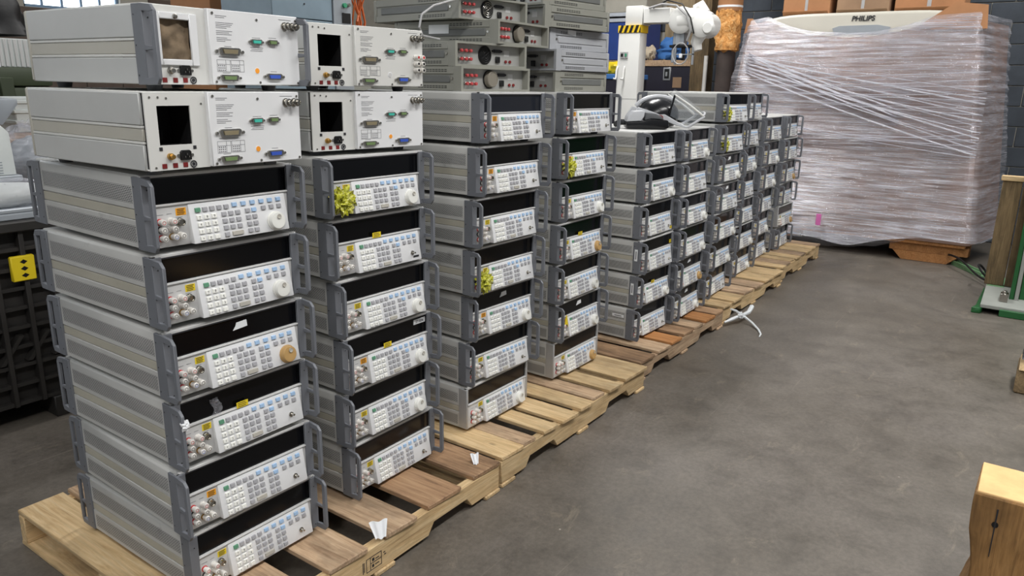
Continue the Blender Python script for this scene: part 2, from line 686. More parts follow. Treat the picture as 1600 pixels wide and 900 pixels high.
window(1, 2.78, 3.78, 2.2, 3.7, 5, 6)
for n_, a in enumerate((-14.2, -12.2, -10.2, -8.2, -6.2, -4.2, -2.2, -0.2)):
    window(n_ + 2, a, a + 1.2, 2.2, 3.7, 4, 5)


# far end wall behind the camera with one tall window
wl = G().box(-15.3, -7, 0, -15.003, 7.3, 2.0).box(-15.3, -7, 4.0, -15.003, 7.3, 4.2).box(-15.3, -7, 2.0, -15.003, -0.2, 4.0).box(-15.3, 1.8, 2.0, -15.003, 7.3, 4.0)
tag(part('wall_left', wl, 'mortar', None), kind='structure')
wf = window(10, 0, 2.0, 2.0, 4.0, 6, 7)
wf.location = (-15.1, -0.2, 2.0)
wf.rotation_euler = (0, 0, R(90))


# ------------------------------------------------------------------ pallets
def pallet(label, x0, x1, y0, depth, top, boards, mats, notch=True, botmat=None, skew=0.0):
    t = thing('wooden_pallet', label, 'pallet', (x0, y0, 0), skew, 'wooden pallets under the stacks')
    L = x1 - x0
    bt = 0.018
    for i, (a, b) in enumerate(boards):
        w = b - a
        me = G().box(0, -w / 2, -bt, depth, w / 2, 0)
        # worn, slightly irregular board ends
        rr = random.Random(i * 7 + int(x0 * 100))
        e0, e1 = rr.uniform(-0.012, 0.008), rr.uniform(-0.012, 0.008)
        me = me.map(lambda x, y, z: (x + (e0 if x < depth / 2 else e1) + (0.004 if y > 0 else -0.003) * (1 if x < depth / 2 else 0), y + rr.uniform(-0.002, 0.002), z))
        o = part('top_board', me, mats[i % len(mats)], t, 0.003)
        o.location = ((a + b) / 2 - x0, 0, top - rr.uniform(0, 0.0006))
        o.rotation_euler = (0, 0, R(90))
    h0, h1 = 0.016, top - bt
    n0, n1, nh = 0.18, 0.40, 0.040
    prof = [(0, h0), (n0 - .01, h0), (n0 + .02, h0 + nh), (n1 - .02, h0 + nh), (n1 + .01, h0), (L - n1 - .01, h0), (L - n1 + .02, h0 + nh), (L - n0 - .02, h0 + nh), (L - n0 + .01, h0), (L, h0), (L, h1), (0, h1)]
    if not notch:
        prof = [(0, h0), (L, h0), (L, h1), (0, h1)]
    sm = G().prism(prof, 'y', 0, 0.036).mesh('stringer', botmat or mats[0], 0.003)
    for yy in (0.006, depth / 2 - 0.018, depth - 0.042):
        o = link('stringer', sm, t)
        o.location = (0, yy, 0)
    for a in (0.0, L * 0.5 - 0.045, L - 0.09) if notch else (0.0, L / 2, L - .1):
        o = part('bottom_board', G().box(0, -0.045, 0, depth, 0.045, 0.016), botmat or mats[0], t, 0.003)
        o.location = (a + 0.045, 0.0, 0)
        o.rotation_euler = (0, 0, R(90))
    return t


p1 = pallet('worn brown pallet under the nearest two stacks', -0.09, 1.158, -0.205, 1.085, 0.131,
       [(-.09, .055), (.075, .225), (.31, .458), (.539, .681), (.749, .918), (1.00, 1.155)], ['wood_new', 'wood_worn', 'wood_worn', 'wood_worn', 'wood_dark', 'wood_dark'], botmat='wood_new')
pallet('pale new pallet under the third and fourth stacks', 1.18, 2.44, -0.20, 1.06, 0.130,
       [(1.183, 1.324), (1.328, 1.414), (1.476, 1.574), (1.612, 1.731), (1.771, 1.879), (1.898, 2.005), (2.039, 2.150), (2.21, 2.439)], ['wood_new', 'wood_worn', 'wood_new', 'wood_new'])
pallet('weathered pallet with black smears under the fifth and sixth stacks', 2.475, 3.725, -0.148, 1.06, 0.121,
       [(2.49, 2.655), (2.715, 2.854), (2.895, 3.025), (3.08, 3.208), (3.242, 3.363), (3.419, 3.564), (3.60, 3.72)], ['wood_dark', 'wood_worn', 'wood_orange'], botmat='wood_worn')
pallet('pallet with mixed grey boards under the seventh and eighth stacks', 3.75, 5.085, -0.130, 1.06, 0.129,
       [(3.76, 3.90), (3.946, 4.134), (4.181, 4.375), (4.411, 4.58), (4.642, 4.844), (4.869, 5.079)], ['wood_new', 'wood_new', 'wood_worn', 'wood_worn'])
pallet('farthest pallet of narrow boards beside the wrapped load', 5.12, 6.36, -0.105, 1.06, 0.139,
       [(5.13, 5.23), (5.25, 5.39), (5.42, 5.53), (5.56, 5.68), (5.71, 5.85), (5.89, 6.02), (6.05, 6.19), (6.215, 6.35)], ['wood_new', 'wood_worn', 'wood_new'])

# ------------------------------------------------------------------ bench calibrators
W, D, ZB, ZT = 0.432, 0.572, 0.0147, 0.1952
ME = {}


def handle_geo(loop=True):
    """left front handle: screwed side column, front flange, protruding grip"""
    g = G().box(-0.004, 0.0, 0.013, 0.003, 0.0345, 0.1905).box(-0.004, -0.007, 0.013, 0.022, 0.002, 0.1905)
    for z in (0.167, 0.100, 0.034):
        g.cyl((-0.0045, 0.0265, z), (1, 0, 0), 0.0032, 0.002, 10, 1)
    for z in (0.160, 0.026):
        g.cyl((0.010, -0.0075, z), (0, 1, 0), 0.003, 0.002, 8, 1)
    if loop:
        a, b = -0.0045, 0.0040
        g.prism([(0.0, 0.1905), (-0.040, 0.187), (-0.053, 0.173), (-0.0375, 0.171), (0.0, 0.174)], 'x', a, b)
        g.prism([(-0.053, 0.173), (-0.0375, 0.171), (-0.0375, 0.032), (-0.053, 0.028)], 'x', a, b)
        g.prism([(0.0, 0.013), (-0.044, 0.014), (-0.053, 0.028), (-0.0375, 0.032), (0.0, 0.028)], 'x', a, b)
        g.prism([(0.0, 0.088), (-0.045, 0.091), (-0.045, 0.097), (0.0, 0.101)], 'x', a + 0.001, b - 0.001)
    return g


hl = handle_geo()


def rear(g):
    return g.map(lambda x, y, z: (x, D - (y if y > 0 else y * 0.78), z), True)


ME['h_fl'] = hl.mesh('handle', ['handle_grey', 'black'], 0.0015)
ME['h_fr'] = hl.mirror_x(W / 2).mesh('handle', ['handle_grey', 'black'], 0.0015)
ME['h_rl'] = rear(hl).mesh('handle', ['handle_grey', 'black'], 0.0015)
ME['h_rr'] = rear(hl.mirror_x(W / 2)).mesh('handle', ['handle_grey', 'black'], 0.0015)
ME['h_stub'] = handle_geo(False).mesh('handle', ['handle_grey', 'black'], 0.0015)
fr_ = G().box(-0.002, -0.006, 0.0147, 0.010, 0.040, 0.1905)
ME['f_l'] = fr_.mesh('side_frame', 'frame_silver', 0.003)
ME['f_r'] = fr_.mirror_x(W / 2).mesh('side_frame', 'frame_silver', 0.003)

ME['body'] = G().box(0.004, 0.010, ZB, W - 0.004, D, ZT).mesh('body', 'case_grey', 0.005, 2)
up_ = G().prism([(0.0, 0.1105), (0.0, 0.1880), (0.006, 0.1940), (0.012, 0.1945), (0.012, 0.1105)], 'y', 0.034, 0.538)
lo_ = G().box(0.0, 0.034, 0.0147, 0.010, 0.538, 0.083)
ba_ = G().box(0.0012, 0.034, 0.0845, 0.010, 0.538, 0.1085)
for nm, g_, mt in (('up', up_, 'vent_sheet'), ('lo', lo_, 'vent_sheet'), ('ba', ba_, 'case_band')):
    ME[nm + 'l'] = g_.mesh('side', mt, 0.0012)
    ME[nm + 'r'] = g_.mirror_x(W / 2).mesh('side', mt, 0.0012)
ME['foot'] = G().lathe((0, 0, 0), (0, 0, 1), [(0, 0.016), (0.012, 0.019), (0.016, 0.019)], 14).mesh('foot', 'rubber_grey')
fg = G().box(0.0, -0.001, 0.1865, W, 0.012, 0.1945).box(0.0, -0.001, 0.119, 0.010, 0.012, 0.1945).box(W - 0.007, -0.003, 0.119, W, 0.012, 0.1945)
fg.box(0.0, -0.006, 0.1165, W, 0.012, 0.1215)
ME['frame'] = fg.mesh('front_frame', 'panel_grey', 0.0012)
for k_ in ('display_black', 'display_brown', 'display_grey'):
    ME[k_] = G().box(0.009, 0.003, 0.1215, W - 0.007, 0.012, 0.1865).mesh('display_window', k_)
ME['visor'] = G().box(0.009, -0.0005, 0.1835, W - 0.007, 0.0035, 0.1868).mesh('display_trim', 'ink')
ME['term'] = G().box(0.0, -0.002, 0.0150, 0.112, 0.012, 0.1165).mesh('terminal_panel', 'panel_grey', 0.001)
ME['endp'] = G().box(0.395, -0.002, 0.0150, W, 0.012, 0.1165).mesh('end_panel', 'panel_grey', 0.001)
KZ0, KZ1 = 0.0150, 0.1150


def ky(z):
    return -0.004 - 0.018 * (KZ1 - z) / (KZ1 - KZ0)


ME['keypad'] = G().prism([(0.012, KZ0), (ky(KZ0), KZ0 + 0.001), (ky(KZ1), KZ1), (0.012, KZ1)], 'x', 0.111, 0.399).mesh('keypad_panel', 'panel_white', 0.002, 2)


def keys(lst, w, h, material, nm):
    g = G()
    for x, z, *ww in lst:
        a = (ww[0] if ww else w) / 2
        y0_, y1_ = ky(z - h / 2), ky(z + h / 2)
        q = 0.0012
        g.hexa([(x - a, y0_ + 0.002, z - h / 2), (x + a, y0_ + 0.002, z - h / 2), (x + a, y1_ + 0.002, z + h / 2), (x - a, y1_ + 0.002, z + h / 2),
                (x - a + q, y0_ - 0.0042, z - h / 2 + q), (x + a - q, y0_ - 0.0042, z - h / 2 + q), (x + a - q, y1_ - 0.0042, z + h / 2 - q), (x - a + q, y1_ - 0.0042, z + h / 2 - q)])
    g.f = [q_[::-1] for q_ in g.f]
    return g.mesh(nm, material, smooth=False)


rows = [0.0795, 0.062, 0.0445, 0.027]
num = [(x, z) for z in rows for x in (0.135, 0.1555, 0.176)]
grey = [(x, 0.0985) for x in (0.154, 0.174, 0.194, 0.2145)] + [(x, z + .001) for z in rows[:3] for x in (0.2047, 0.2247, 0.2452)] + [(0.2047, 0.028)]
grey += [(0.275, rows[0] + .002), (0.275, rows[1] + .002), (0.2945, rows[1] + .002), (0.275, rows[2] + .002), (0.2945, rows[2] + .002), (0.275, rows[3] + .002), (0.2945, rows[3] + .002)]
grey += [(x, 0.083) for x in (0.325, 0.350, 0.3745)]
ME['k_num'] = keys(num, 0.0155, 0.0118, 'key_white', 'number_keys')
ME['k_grey'] = keys(grey, 0.0148, 0.0112, 'key_grey', 'function_keys')
ME['k_wide'] = keys([(0.236, 0.028, 0.034)], 0.034, 0.0112, 'key_wide', 'wide_key')
ME['k_blue'] = keys([(x, 0.1010) for x in (0.2387, 0.2655, 0.2935, 0.321, 0.348, 0.375)] + [(0.2945, rows[0] + .002)], 0.0155, 0.0112, 'key_blue', 'soft_keys')
ME['k_green'] = keys([(0.134, 0.0985)], 0.0155, 0.0115, 'key_green', 'operate_key')
dg = G()
legend = text_mesh('key_legend', '7 8 9', 0.001, 'ink')
bm_ = bmesh.new()
for (x, z), ch in zip(num, ['7', '8', '9', '4', '5', '6', '1', '2', '3', '+', '0', '.']):
    tm = text_mesh('glyph', ch, 0.0085, 'ink', 0.0002)
    n0_ = len(bm_.verts)
    bm_.from_mesh(tm)
    bm_.verts.ensure_lookup_table()
    for v_ in bm_.verts[n0_:]:
        v_.co = Vector((x + v_.co.x, ky(z + v_.co.y) - 0.0045, z + v_.co.y))
legend = bpy.data.meshes.new('key_legend')
bm_.to_mesh(legend)
bm_.free()
legend.materials.append(MATS['ink'])
ME['legend'] = legend
kc = (0.357, ky(0.043), 0.043)
ax_ = Vector((0, -1, 0.16))
for c_ in ('white', 'tan'):
    kn_ = G().lathe(kc, ax_, [(-0.002, 0.0265), (0.003, 0.0265), (0.004, 0.0245), (0.012, 0.0235), (0.0148, 0.0215), (0.0155, 0.014), (0.0145, 0.001)], 26)
    p_ = Vector(kc) + ax_.normalized() * 0.0148 + Vector((0.003, 0, 0.011))
    kn_.lathe(p_, ax_, [(0, 0.0068), (0.0012, 0.0062), (0.0002, 0.004)], 12, 1)
    ME['knob_' + c_] = kn_.mesh('knob', ['knob_' + c_, 'key_wide'])
ME['knob_shaft'] = G().lathe(kc, ax_, [(-0.002, 0.008), (0.003, 0.0075), (0.0035, 0.0035), (0.016, 0.0032)], 14).mesh('knob_shaft', 'steel')


def post_geo(c, tip, base):
    g = G().lathe(c, (0, -1, 0.03), [(0, 0.0088), (0.004, 0.0088), (0.0045, 0.0068)], 12, 1)
    g.lathe(c, (0, -1, 0.03), [(0.0045, 0.0068), (0.008, 0.0062), (0.010, 0.0082), (0.021, 0.0078), (0.0225, 0.0062)], 12, 0)
    g.lathe(c, (0, -1, 0.03), [(0.0222, 0.0046), (0.0232, 0.0044), (0.0215, 0.002)], 10, 2)
    return g, ['post_white', base, tip]


posts = [((0.036, -0.001, 0.079), 'post_red', 'post_red'), ((0.064, -0.001, 0.079), 'post_red', 'post_white'), ((0.036, -0.001, 0.060), 'black', 'black'),
         ((0.0645, -0.001, 0.060), 'black', 'post_white'), ((0.0365, -0.001, 0.039), 'black', 'post_red'), ((0.0645, -0.001, 0.040), 'post_blue', 'brass'), ((0.084, -0.001, 0.041), 'black', 'post_white')]
allp = G()
for i, (c, tip, base) in enumerate(posts):
    g_, ms = post_geo(c, tip, base)
    ME['post%d' % i] = g_.mesh('binding_post', ms)
    allp.add(g_.v, g_.f)
    allp.k[-len(g_.k):] = [(0 if kk < 2 else 1) for kk in g_.k]
ME['posts'] = allp.mesh('binding_posts', ['post_white', 'post_red'])
ME['bnc'] = G().lathe((0.0865, -0.001, 0.074), (0, -1, 0.02), [(0, 0.0105), (0.005, 0.0105), (0.0055, 0.0085), (0.016, 0.0085), (0.0165, 0.0065), (0.013, 0.006), (0.013, 0.001)], 16).mesh('coax_socket', 'steel')


def flat(x0, z0, x1, z1, y, ncol, lines=0, th=0.0006, ink=1):
    g = G().box(x0, y - th, z0, x1, y, z1)
    for i in range(lines):
        z = z0 + (z1 - z0) * (i + 0.7) / (lines + 0.4)
        g.box(x0 + (x1 - x0) * 0.12, y - th * 1.6, z - (z1 - z0) * 0.05, x0 + (x1 - x0) * (0.86 if i % 2 else 0.78), y, z + (z1 - z0) * 0.05, ink)
    return g


for c_ in ('orange', 'yellow'):
    ME['lab_' + c_] = flat(0.079, 0.090, 0.106, 0.108, -0.002, 0, 4).mesh('warning_label', ['label_' + c_, 'ink'])
ME['print'] = G().box(0.028, -0.0026, 0.0960, 0.046, -0.0019, 0.0968).box(0.055, -0.0026, 0.0965, 0.068, -0.0019, 0.0973).box(0.078, -0.0026, 0.0855, 0.096, -0.0019, 0.0862).mesh('panel_print', 'ink_grey')
ME['green_mark'] = flat(0.409, 0.019, 0.425, 0.030, -0.0022, 0).mesh('green_sticker', 'sticker_green')
# loose stickers and wraps seen on single instruments
ME['st_yellow'] = flat(0.185, 0.1185, 0.222, 0.136, -0.0062, 0, 3).mesh('yellow_sticker', ['label_yellow', 'ink'])
ME['st_yellow_r'] = flat(0.385, 0.130, 0.420, 0.150, -0.0005, 0, 2).mesh('yellow_sticker', ['label_yellow', 'ink'])
ME['st_yellow_low'] = flat(0.372, 0.022, 0.397, 0.038, -0.0215, 0, 2).mesh('yellow_sticker', ['label_yellow', 'ink'])
tp = G().prism([(0.20, 0.150), (0.245, 0.154), (0.243, 0.172), (0.212, 0.170), (0.208, 0.160)], 'y', 0.0012, 0.003)
ME['st_tape'] = tp.mesh('tape_scrap', 'label_white')
ME['st_serial'] = flat(0.345, 0.160, 0.405, 0.178, 0.003, 0, 0, 0.002).mesh('serial_label', 'label_white')
ME['st_right'] = flat(0.404, 0.085, 0.428, 0.106, -0.0022, 0, 4).mesh('white_label', ['label_white', 'ink_grey'])
ME['st_barcode'] = flat(0.360, 0.026, 0.386, 0.033, -0.0205, 0).mesh('asset_tag', 'ink')
ME['st_side_v'] = G().box(-0.0052, 0.006, 0.085, -0.0042, 0.024, 0.150).box(-0.0056, 0.012, 0.095, -0.0050, 0.018, 0.140, 1).mesh('side_label', ['label_white', 'ink_grey'])
ME['st_side_h'] = G().box(-0.0012, 0.05, 0.135, 0.0004, 0.125, 0.152).box(-0.0018, 0.065, 0.141, -0.0010, 0.110, 0.146, 1).mesh('side_label', ['label_white', 'ink_grey'])
def crum(u, v):
    x = 0.112 + 0.026 * u + 0.006 * math.sin(v * 5)
    z = 0.1235 + 0.048 * v
    return (x, -0.004 + 0.010 * noise.noise(Vector((u * 3, v * 6, 4))), z)


ME['st_bubble'] = G().grid(crum, 12, 22).mesh('bubble_scrap', 'bubble_wrap')
bg = G().blob((0.060, -0.022, 0.060), (0.040, 0.020, 0.036), 26, 18, 0.85, 4.0, 3)
ME['bag'] = bg.mesh('plastic_bag', 'bag_yellow')
tagg = G().prism([(0.086, 0.128), (0.092, 0.128), (0.108, 0.068), (0.074, 0.066)], 'y', -0.012, -0.010)
ME['tag'] = tagg.mesh('hanging_tag', 'label_yellow')
ME['wad'] = G().blob((0.004, -0.052, 0.150), (0.010, 0.010, 0.013), 14, 10, 0.9, 3.0, 5).mesh('tape_wad', 'label_white')

SERIAL = text_mesh('serial_print', '271836', 0.014, 'ink', 0.0003)


def calibrator(label, loc, yaw_, group, knob='shaft', lab='yellow', disp='black', handles='full', extra=(), fine=True):
    t = thing('bench_calibrator', label, 'test instrument', loc, yaw_, group)

    def P(nm, key, lb=None, kind=None):
        return tag(link(nm, ME[key], t), lb, None, None, kind)
    P('body', 'body')
    for s_ in 'lr':
        P('upper_side_panel', 'up' + s_)
        P('lower_side_panel', 'lo' + s_)
        P('side_band', 'ba' + s_)
    for fx, fy in ((0.05, 0.06), (W - 0.05, 0.06), (0.05, 0.50), (W - 0.05, 0.50)):
        P('foot', 'foot').location = (fx, fy, 0)
    P('front_frame', 'frame')
    P('display_window', 'display_' + disp, 'dark display window')
    P('display_trim', 'visor')
    P('terminal_panel', 'term')
    P('end_panel', 'endp')
    P('keypad_panel', 'keypad')
    P('number_keys', 'k_num', None, 'stuff')
    P('function_keys', 'k_grey', None, 'stuff')
    P('soft_keys', 'k_blue', 'light blue keys', 'stuff')
    P('operate_key', 'k_green', 'green key')
    P('wide_key', 'k_wide')
    if fine:
        P('key_legend', 'legend', None, 'stuff')
        P('panel_print', 'print', None, 'stuff')
    if knob == 'shaft':
        P('knob_shaft', 'knob_shaft', 'bare metal shaft without its knob')
    else:
        P('knob', 'knob_' + knob, 'tan brown dial knob' if knob == 'tan' else 'white dial knob')
    if 'bag' in extra:
        P('plastic_bag', 'bag', 'crumpled yellow bag over the terminals')
    if fine:
        for i in range(7):
            P('binding_post', 'post%d' % i)
    else:
        P('binding_posts', 'posts', None, 'stuff')
    P('coax_socket', 'bnc')
    P('warning_label', 'lab_' + lab, lab + ' warning label')
    if handles == 'full' or handles == 'stub':
        P('handle', 'h_stub' if handles == 'stub' else 'h_fl')
        P('handle', 'h_fr')
        P('handle', 'h_rl')
        P('handle', 'h_rr')
    else:
        P('side_frame', 'f_l')
        P('side_frame', 'f_r')
        P('handle', 'h_rl')
        P('handle', 'h_rr')
    for e_ in extra:
        if e_ == 'bag':
            continue
        o = P(ME[e_].name.split('.')[0], e_)
        if e_ == 'st_serial':
            q = link('serial_print', SERIAL, o)
            q.location = (0.375, 0.0006, 0.169)
            q.rotation_euler = (R(90), 0, 0)
    return t


STACK = ['nearest stack', 'second nearest stack', 'third stack', 'fourth stack', 'fifth stack', 'sixth stack', 'seventh stack', 'eighth stack', 'ninth stack', 'farthest stack']
ORD = ['bottom', 'second from bottom', 'third from bottom', 'fourth from bottom', 'fifth from bottom', 'sixth from bottom', 'top']
BASE = [.131, .130, .121, .129, .139]
POSE = {(1, 0): (0.000, -0.000, -0.0034), (1, 1): (-0.014, 0.003, -0.0304), (1, 2): (-0.006, 0.006, -0.0036), (1, 3): (-0.013, -0.003, -0.0044), (1, 4): (-0.017, 0.002, -0.0015), (1, 5): (-0.020, 0.008, -0.0226), (2, 0): (0.619, 0.041, 0.0110), (2, 1): (0.604, 0.045, 0.0143), (2, 2): (0.602, 0.038, 0.0004), (2, 3): (0.587, 0.042, -0.0200), (2, 4): (0.567, 0.046, -0.0289), (2, 5): (0.558, 0.045, -0.0397), (3, 0): (1.266, 0.052, -0.0075), (3, 1): (1.269, 0.060, -0.0556), (3, 2): (1.269, 0.046, -0.0494), (3, 3): (1.247, 0.020, -0.0295), (3, 4): (1.235, 0.002, -0.0200), (3, 5): (1.238, -0.010, -0.0108), (3, 6): (1.246, -0.021, 0.0068), (4, 0): (1.955, 0.070, -0.0069), (4, 1): (1.947, 0.060, -0.0013), (4, 2): (1.927, 0.056, 0.0075), (4, 3): (1.921, 0.049, 0.0022), (4, 4): (1.922, 0.048, -0.0040), (4, 5): (1.916, 0.051, -0.0160), (4, 6): (1.928, 0.043, -0.0151), (5, 0): (2.745, 0.044, -0.0334), (5, 1): (2.746, 0.036, -0.0321), (5, 2): (2.743, 0.023, -0.0144), (5, 3): (2.740, 0.033, 0.0025), (5, 4): (2.754, 0.033, 0.0085), (5, 5): (2.755, 0.047, -0.0005), (6, 0): (3.235, 0.012, 0.0196), (6, 1): (3.230, 0.008, 0.0123), (6, 2): (3.228, 0.004, 0.0013), (6, 3): (3.220, 0.006, 0.0025), (6, 4): (3.219, 0.016, 0.0235), (6, 5): (3.224, 0.019, 0.0230), (7, 0): (3.817, 0.040, 0.0309), (7, 1): (3.820, 0.030, 0.0140), (7, 2): (3.827, 0.021, -0.0033), (7, 3): (3.830, 0.022, -0.0014), (7, 4): (3.834, 0.026, -0.0019), (7, 5): (3.837, 0.030, -0.0174), (7, 6): (3.839, 0.035, -0.0634), (8, 0): (4.537, 0.114, 0.0122), (8, 1): (4.540, 0.112, 0.0020), (8, 2): (4.540, 0.121, 0.0184), (8, 3): (4.534, 0.128, 0.0270), (8, 4): (4.522, 0.127, 0.0199), (8, 5): (4.518, 0.127, 0.0186), (8, 6): (4.518, 0.125, 0.0140), (9, 0): (5.136, 0.166, 0.0262), (9, 1): (5.134, 0.165, 0.0292), (9, 2): (5.136, 0.156, 0.0186), (9, 3): (5.135, 0.148, 0.0108), (9, 4): (5.139, 0.142, 0.0080), (9, 5): (5.139, 0.140, 0.0079), (10, 0): (5.729, 0.150, 0.0241), (10, 1): (5.728, 0.140, -0.0043), (10, 2): (5.725, 0.151, 0.0240), (10, 3): (5.725, 0.150, 0.0144), (10, 4): (5.726, 0.152, 0.0118), (10, 5): (5.723, 0.161, 0.0305)}
w_, t_, s_ = 'white', 'tan', 'shaft'
FEAT = {
    (1, 5): (w_, 'orange', 'black', 'full', ('green_mark',)), (1, 4): (w_, 'yellow', 'black', 'full', ('green_mark',)), (1, 3): (t_, 'yellow', 'black', 'full', ('st_tape', 'green_mark')),
    (1, 2): (s_, 'yellow', 'black', 'full', ('st_yellow', 'st_bubble', 'st_right', 'green_mark', 'wad')), (1, 1): (s_, 'orange', 'black', 'full', ('green_mark',)), (1, 0): (s_, 'yellow', 'black', 'stub', ('green_mark',)),
    (2, 5): (w_, 'yellow', 'black', 'full', ('bag',)), (2, 4): (s_, 'yellow', 'black', 'full', ('st_yellow', 'st_right', 'st_barcode')), (2, 3): (w_, 'yellow', 'black', 'full', ()),
    (2, 2): (w_, 'orange', 'black', 'full', ('st_yellow', 'st_serial')), (2, 1): (w_, 'yellow', 'black', 'full', ()), (2, 0): (s_, 'yellow', 'brown', 'full', ()),
    (3, 6): (s_, 'orange', 'grey', 'full', ()), (3, 5): (s_, 'orange', 'black', 'full', ()), (3, 4): (s_, 'yellow', 'black', 'full', ('st_right',)), (3, 3): (s_, 'yellow', 'black', 'full', ('bag',)),
    (3, 2): (w_, 'orange', 'black', 'full', ('st_tape',)), (3, 1): (s_, 'yellow', 'black', 'full', ()), (3, 0): (w_, 'yellow', 'brown', 'none', ()),
    (4, 6): (s_, 'orange', 'black', 'full', ()), (4, 5): (s_, 'orange', 'black', 'full', ('bag',)), (4, 4): (w_, 'yellow', 'black', 'full', ()), (4, 3): (t_, 'yellow', 'black', 'full', ('st_yellow',)),
    (4, 2): (w_, 'yellow', 'black', 'full', ()), (4, 1): (w_, 'orange', 'black', 'full', ('tag', 'st_tape')), (4, 0): (t_, 'yellow', 'brown', 'none', ()),
    (5, 5): (s_, 'yellow', 'black', 'full', ()), (5, 4): (w_, 'yellow', 'black', 'full', ()), (5, 3): (s_, 'yellow', 'black', 'full', ('st_yellow_low',)), (5, 2): (s_, 'yellow', 'black', 'full', ('st_yellow_r', 'st_side_v')),
    (5, 1): (w_, 'yellow', 'black', 'full', ('st_yellow', 'st_side_v')), (5, 0): (s_, 'yellow', 'black', 'full', ('green_mark', 'st_side_h')),
    (6, 5): (w_,), (6, 4): (s_,), (6, 3): (w_,), (6, 2): (w_,), (6, 1): (t_, 'yellow', 'black', 'full', ('st_tape',)), (6, 0): (w_, 'yellow', 'black', 'full', ('st_tape',)),
    (7, 6): (s_, 'yellow', 'black', 'full', ('bag',)), (7, 5): (s_, 'yellow', 'black', 'full', ('bag',)), (7, 4): (w_, 'yellow', 'black', 'full', ('st_tape',)), (7, 3): (s_, 'yellow', 'black', 'full', ('st_tape',)),
    (7, 2): (w_, 'yellow', 'brown', 'full', ()), (7, 1): (w_,), (7, 0): (s_,),
    (8, 6): (s_,), (8, 5): (s_, 'yellow', 'black', 'full', ('st_yellow',)), (8, 4): (w_,), (8, 3): (s_,), (8, 2): (s_,), (8, 1): (w_,), (8, 0): (w_,),
    (9, 5): (s_,), (9, 4): (w_,), (9, 3): (w_,), (9, 2): (s_,), (9, 1): (w_,), (9, 0): (w_,),
    (10, 5): (s_,), (10, 4): (s_,), (10, 3): (t_,), (10, 2): (s_,), (10, 1): (t_, 'yellow', 'brown', 'none', ()), (10, 0): (s_,),
}
for (st, k), (bx, by, ya) in sorted(POSE.items()):
    ft = FEAT[(st, k)]
    ex = ft[4] if len(ft) > 4 else ()
    n_in = max(q for (s2, q) in POSE if s2 == st)
    how = {'white': 'white dial knob', 'tan': 'tan dial knob', 'shaft': 'no dial knob'}[ft[0]]
    if 'bag' in ex:
        how = 'crumpled yellow bag on its terminals'
    elif 'st_yellow' in ex:
        how = 'yellow sticker on its display'
    elif 'st_serial' in ex:
        how = 'white serial label on its display'
    elif len(ft) > 3 and ft[3] == 'none':
        how = 'bare sides and no front handles'
    pos = 'top' if k == n_in else ORD[k]
    lb = '%s grey calibrator in the %s, %s' % (pos, STACK[st - 1], how)
    calibrator(lb, (bx, by, BASE[(st - 1) // 2] + 0.1956 * k), ya, 'calibrators of the ' + STACK[st - 1], *ft, fine=(st <= 5))

# ------------------------------------------------------------------ white cased instruments, back panels to the aisle
UD = 0.545


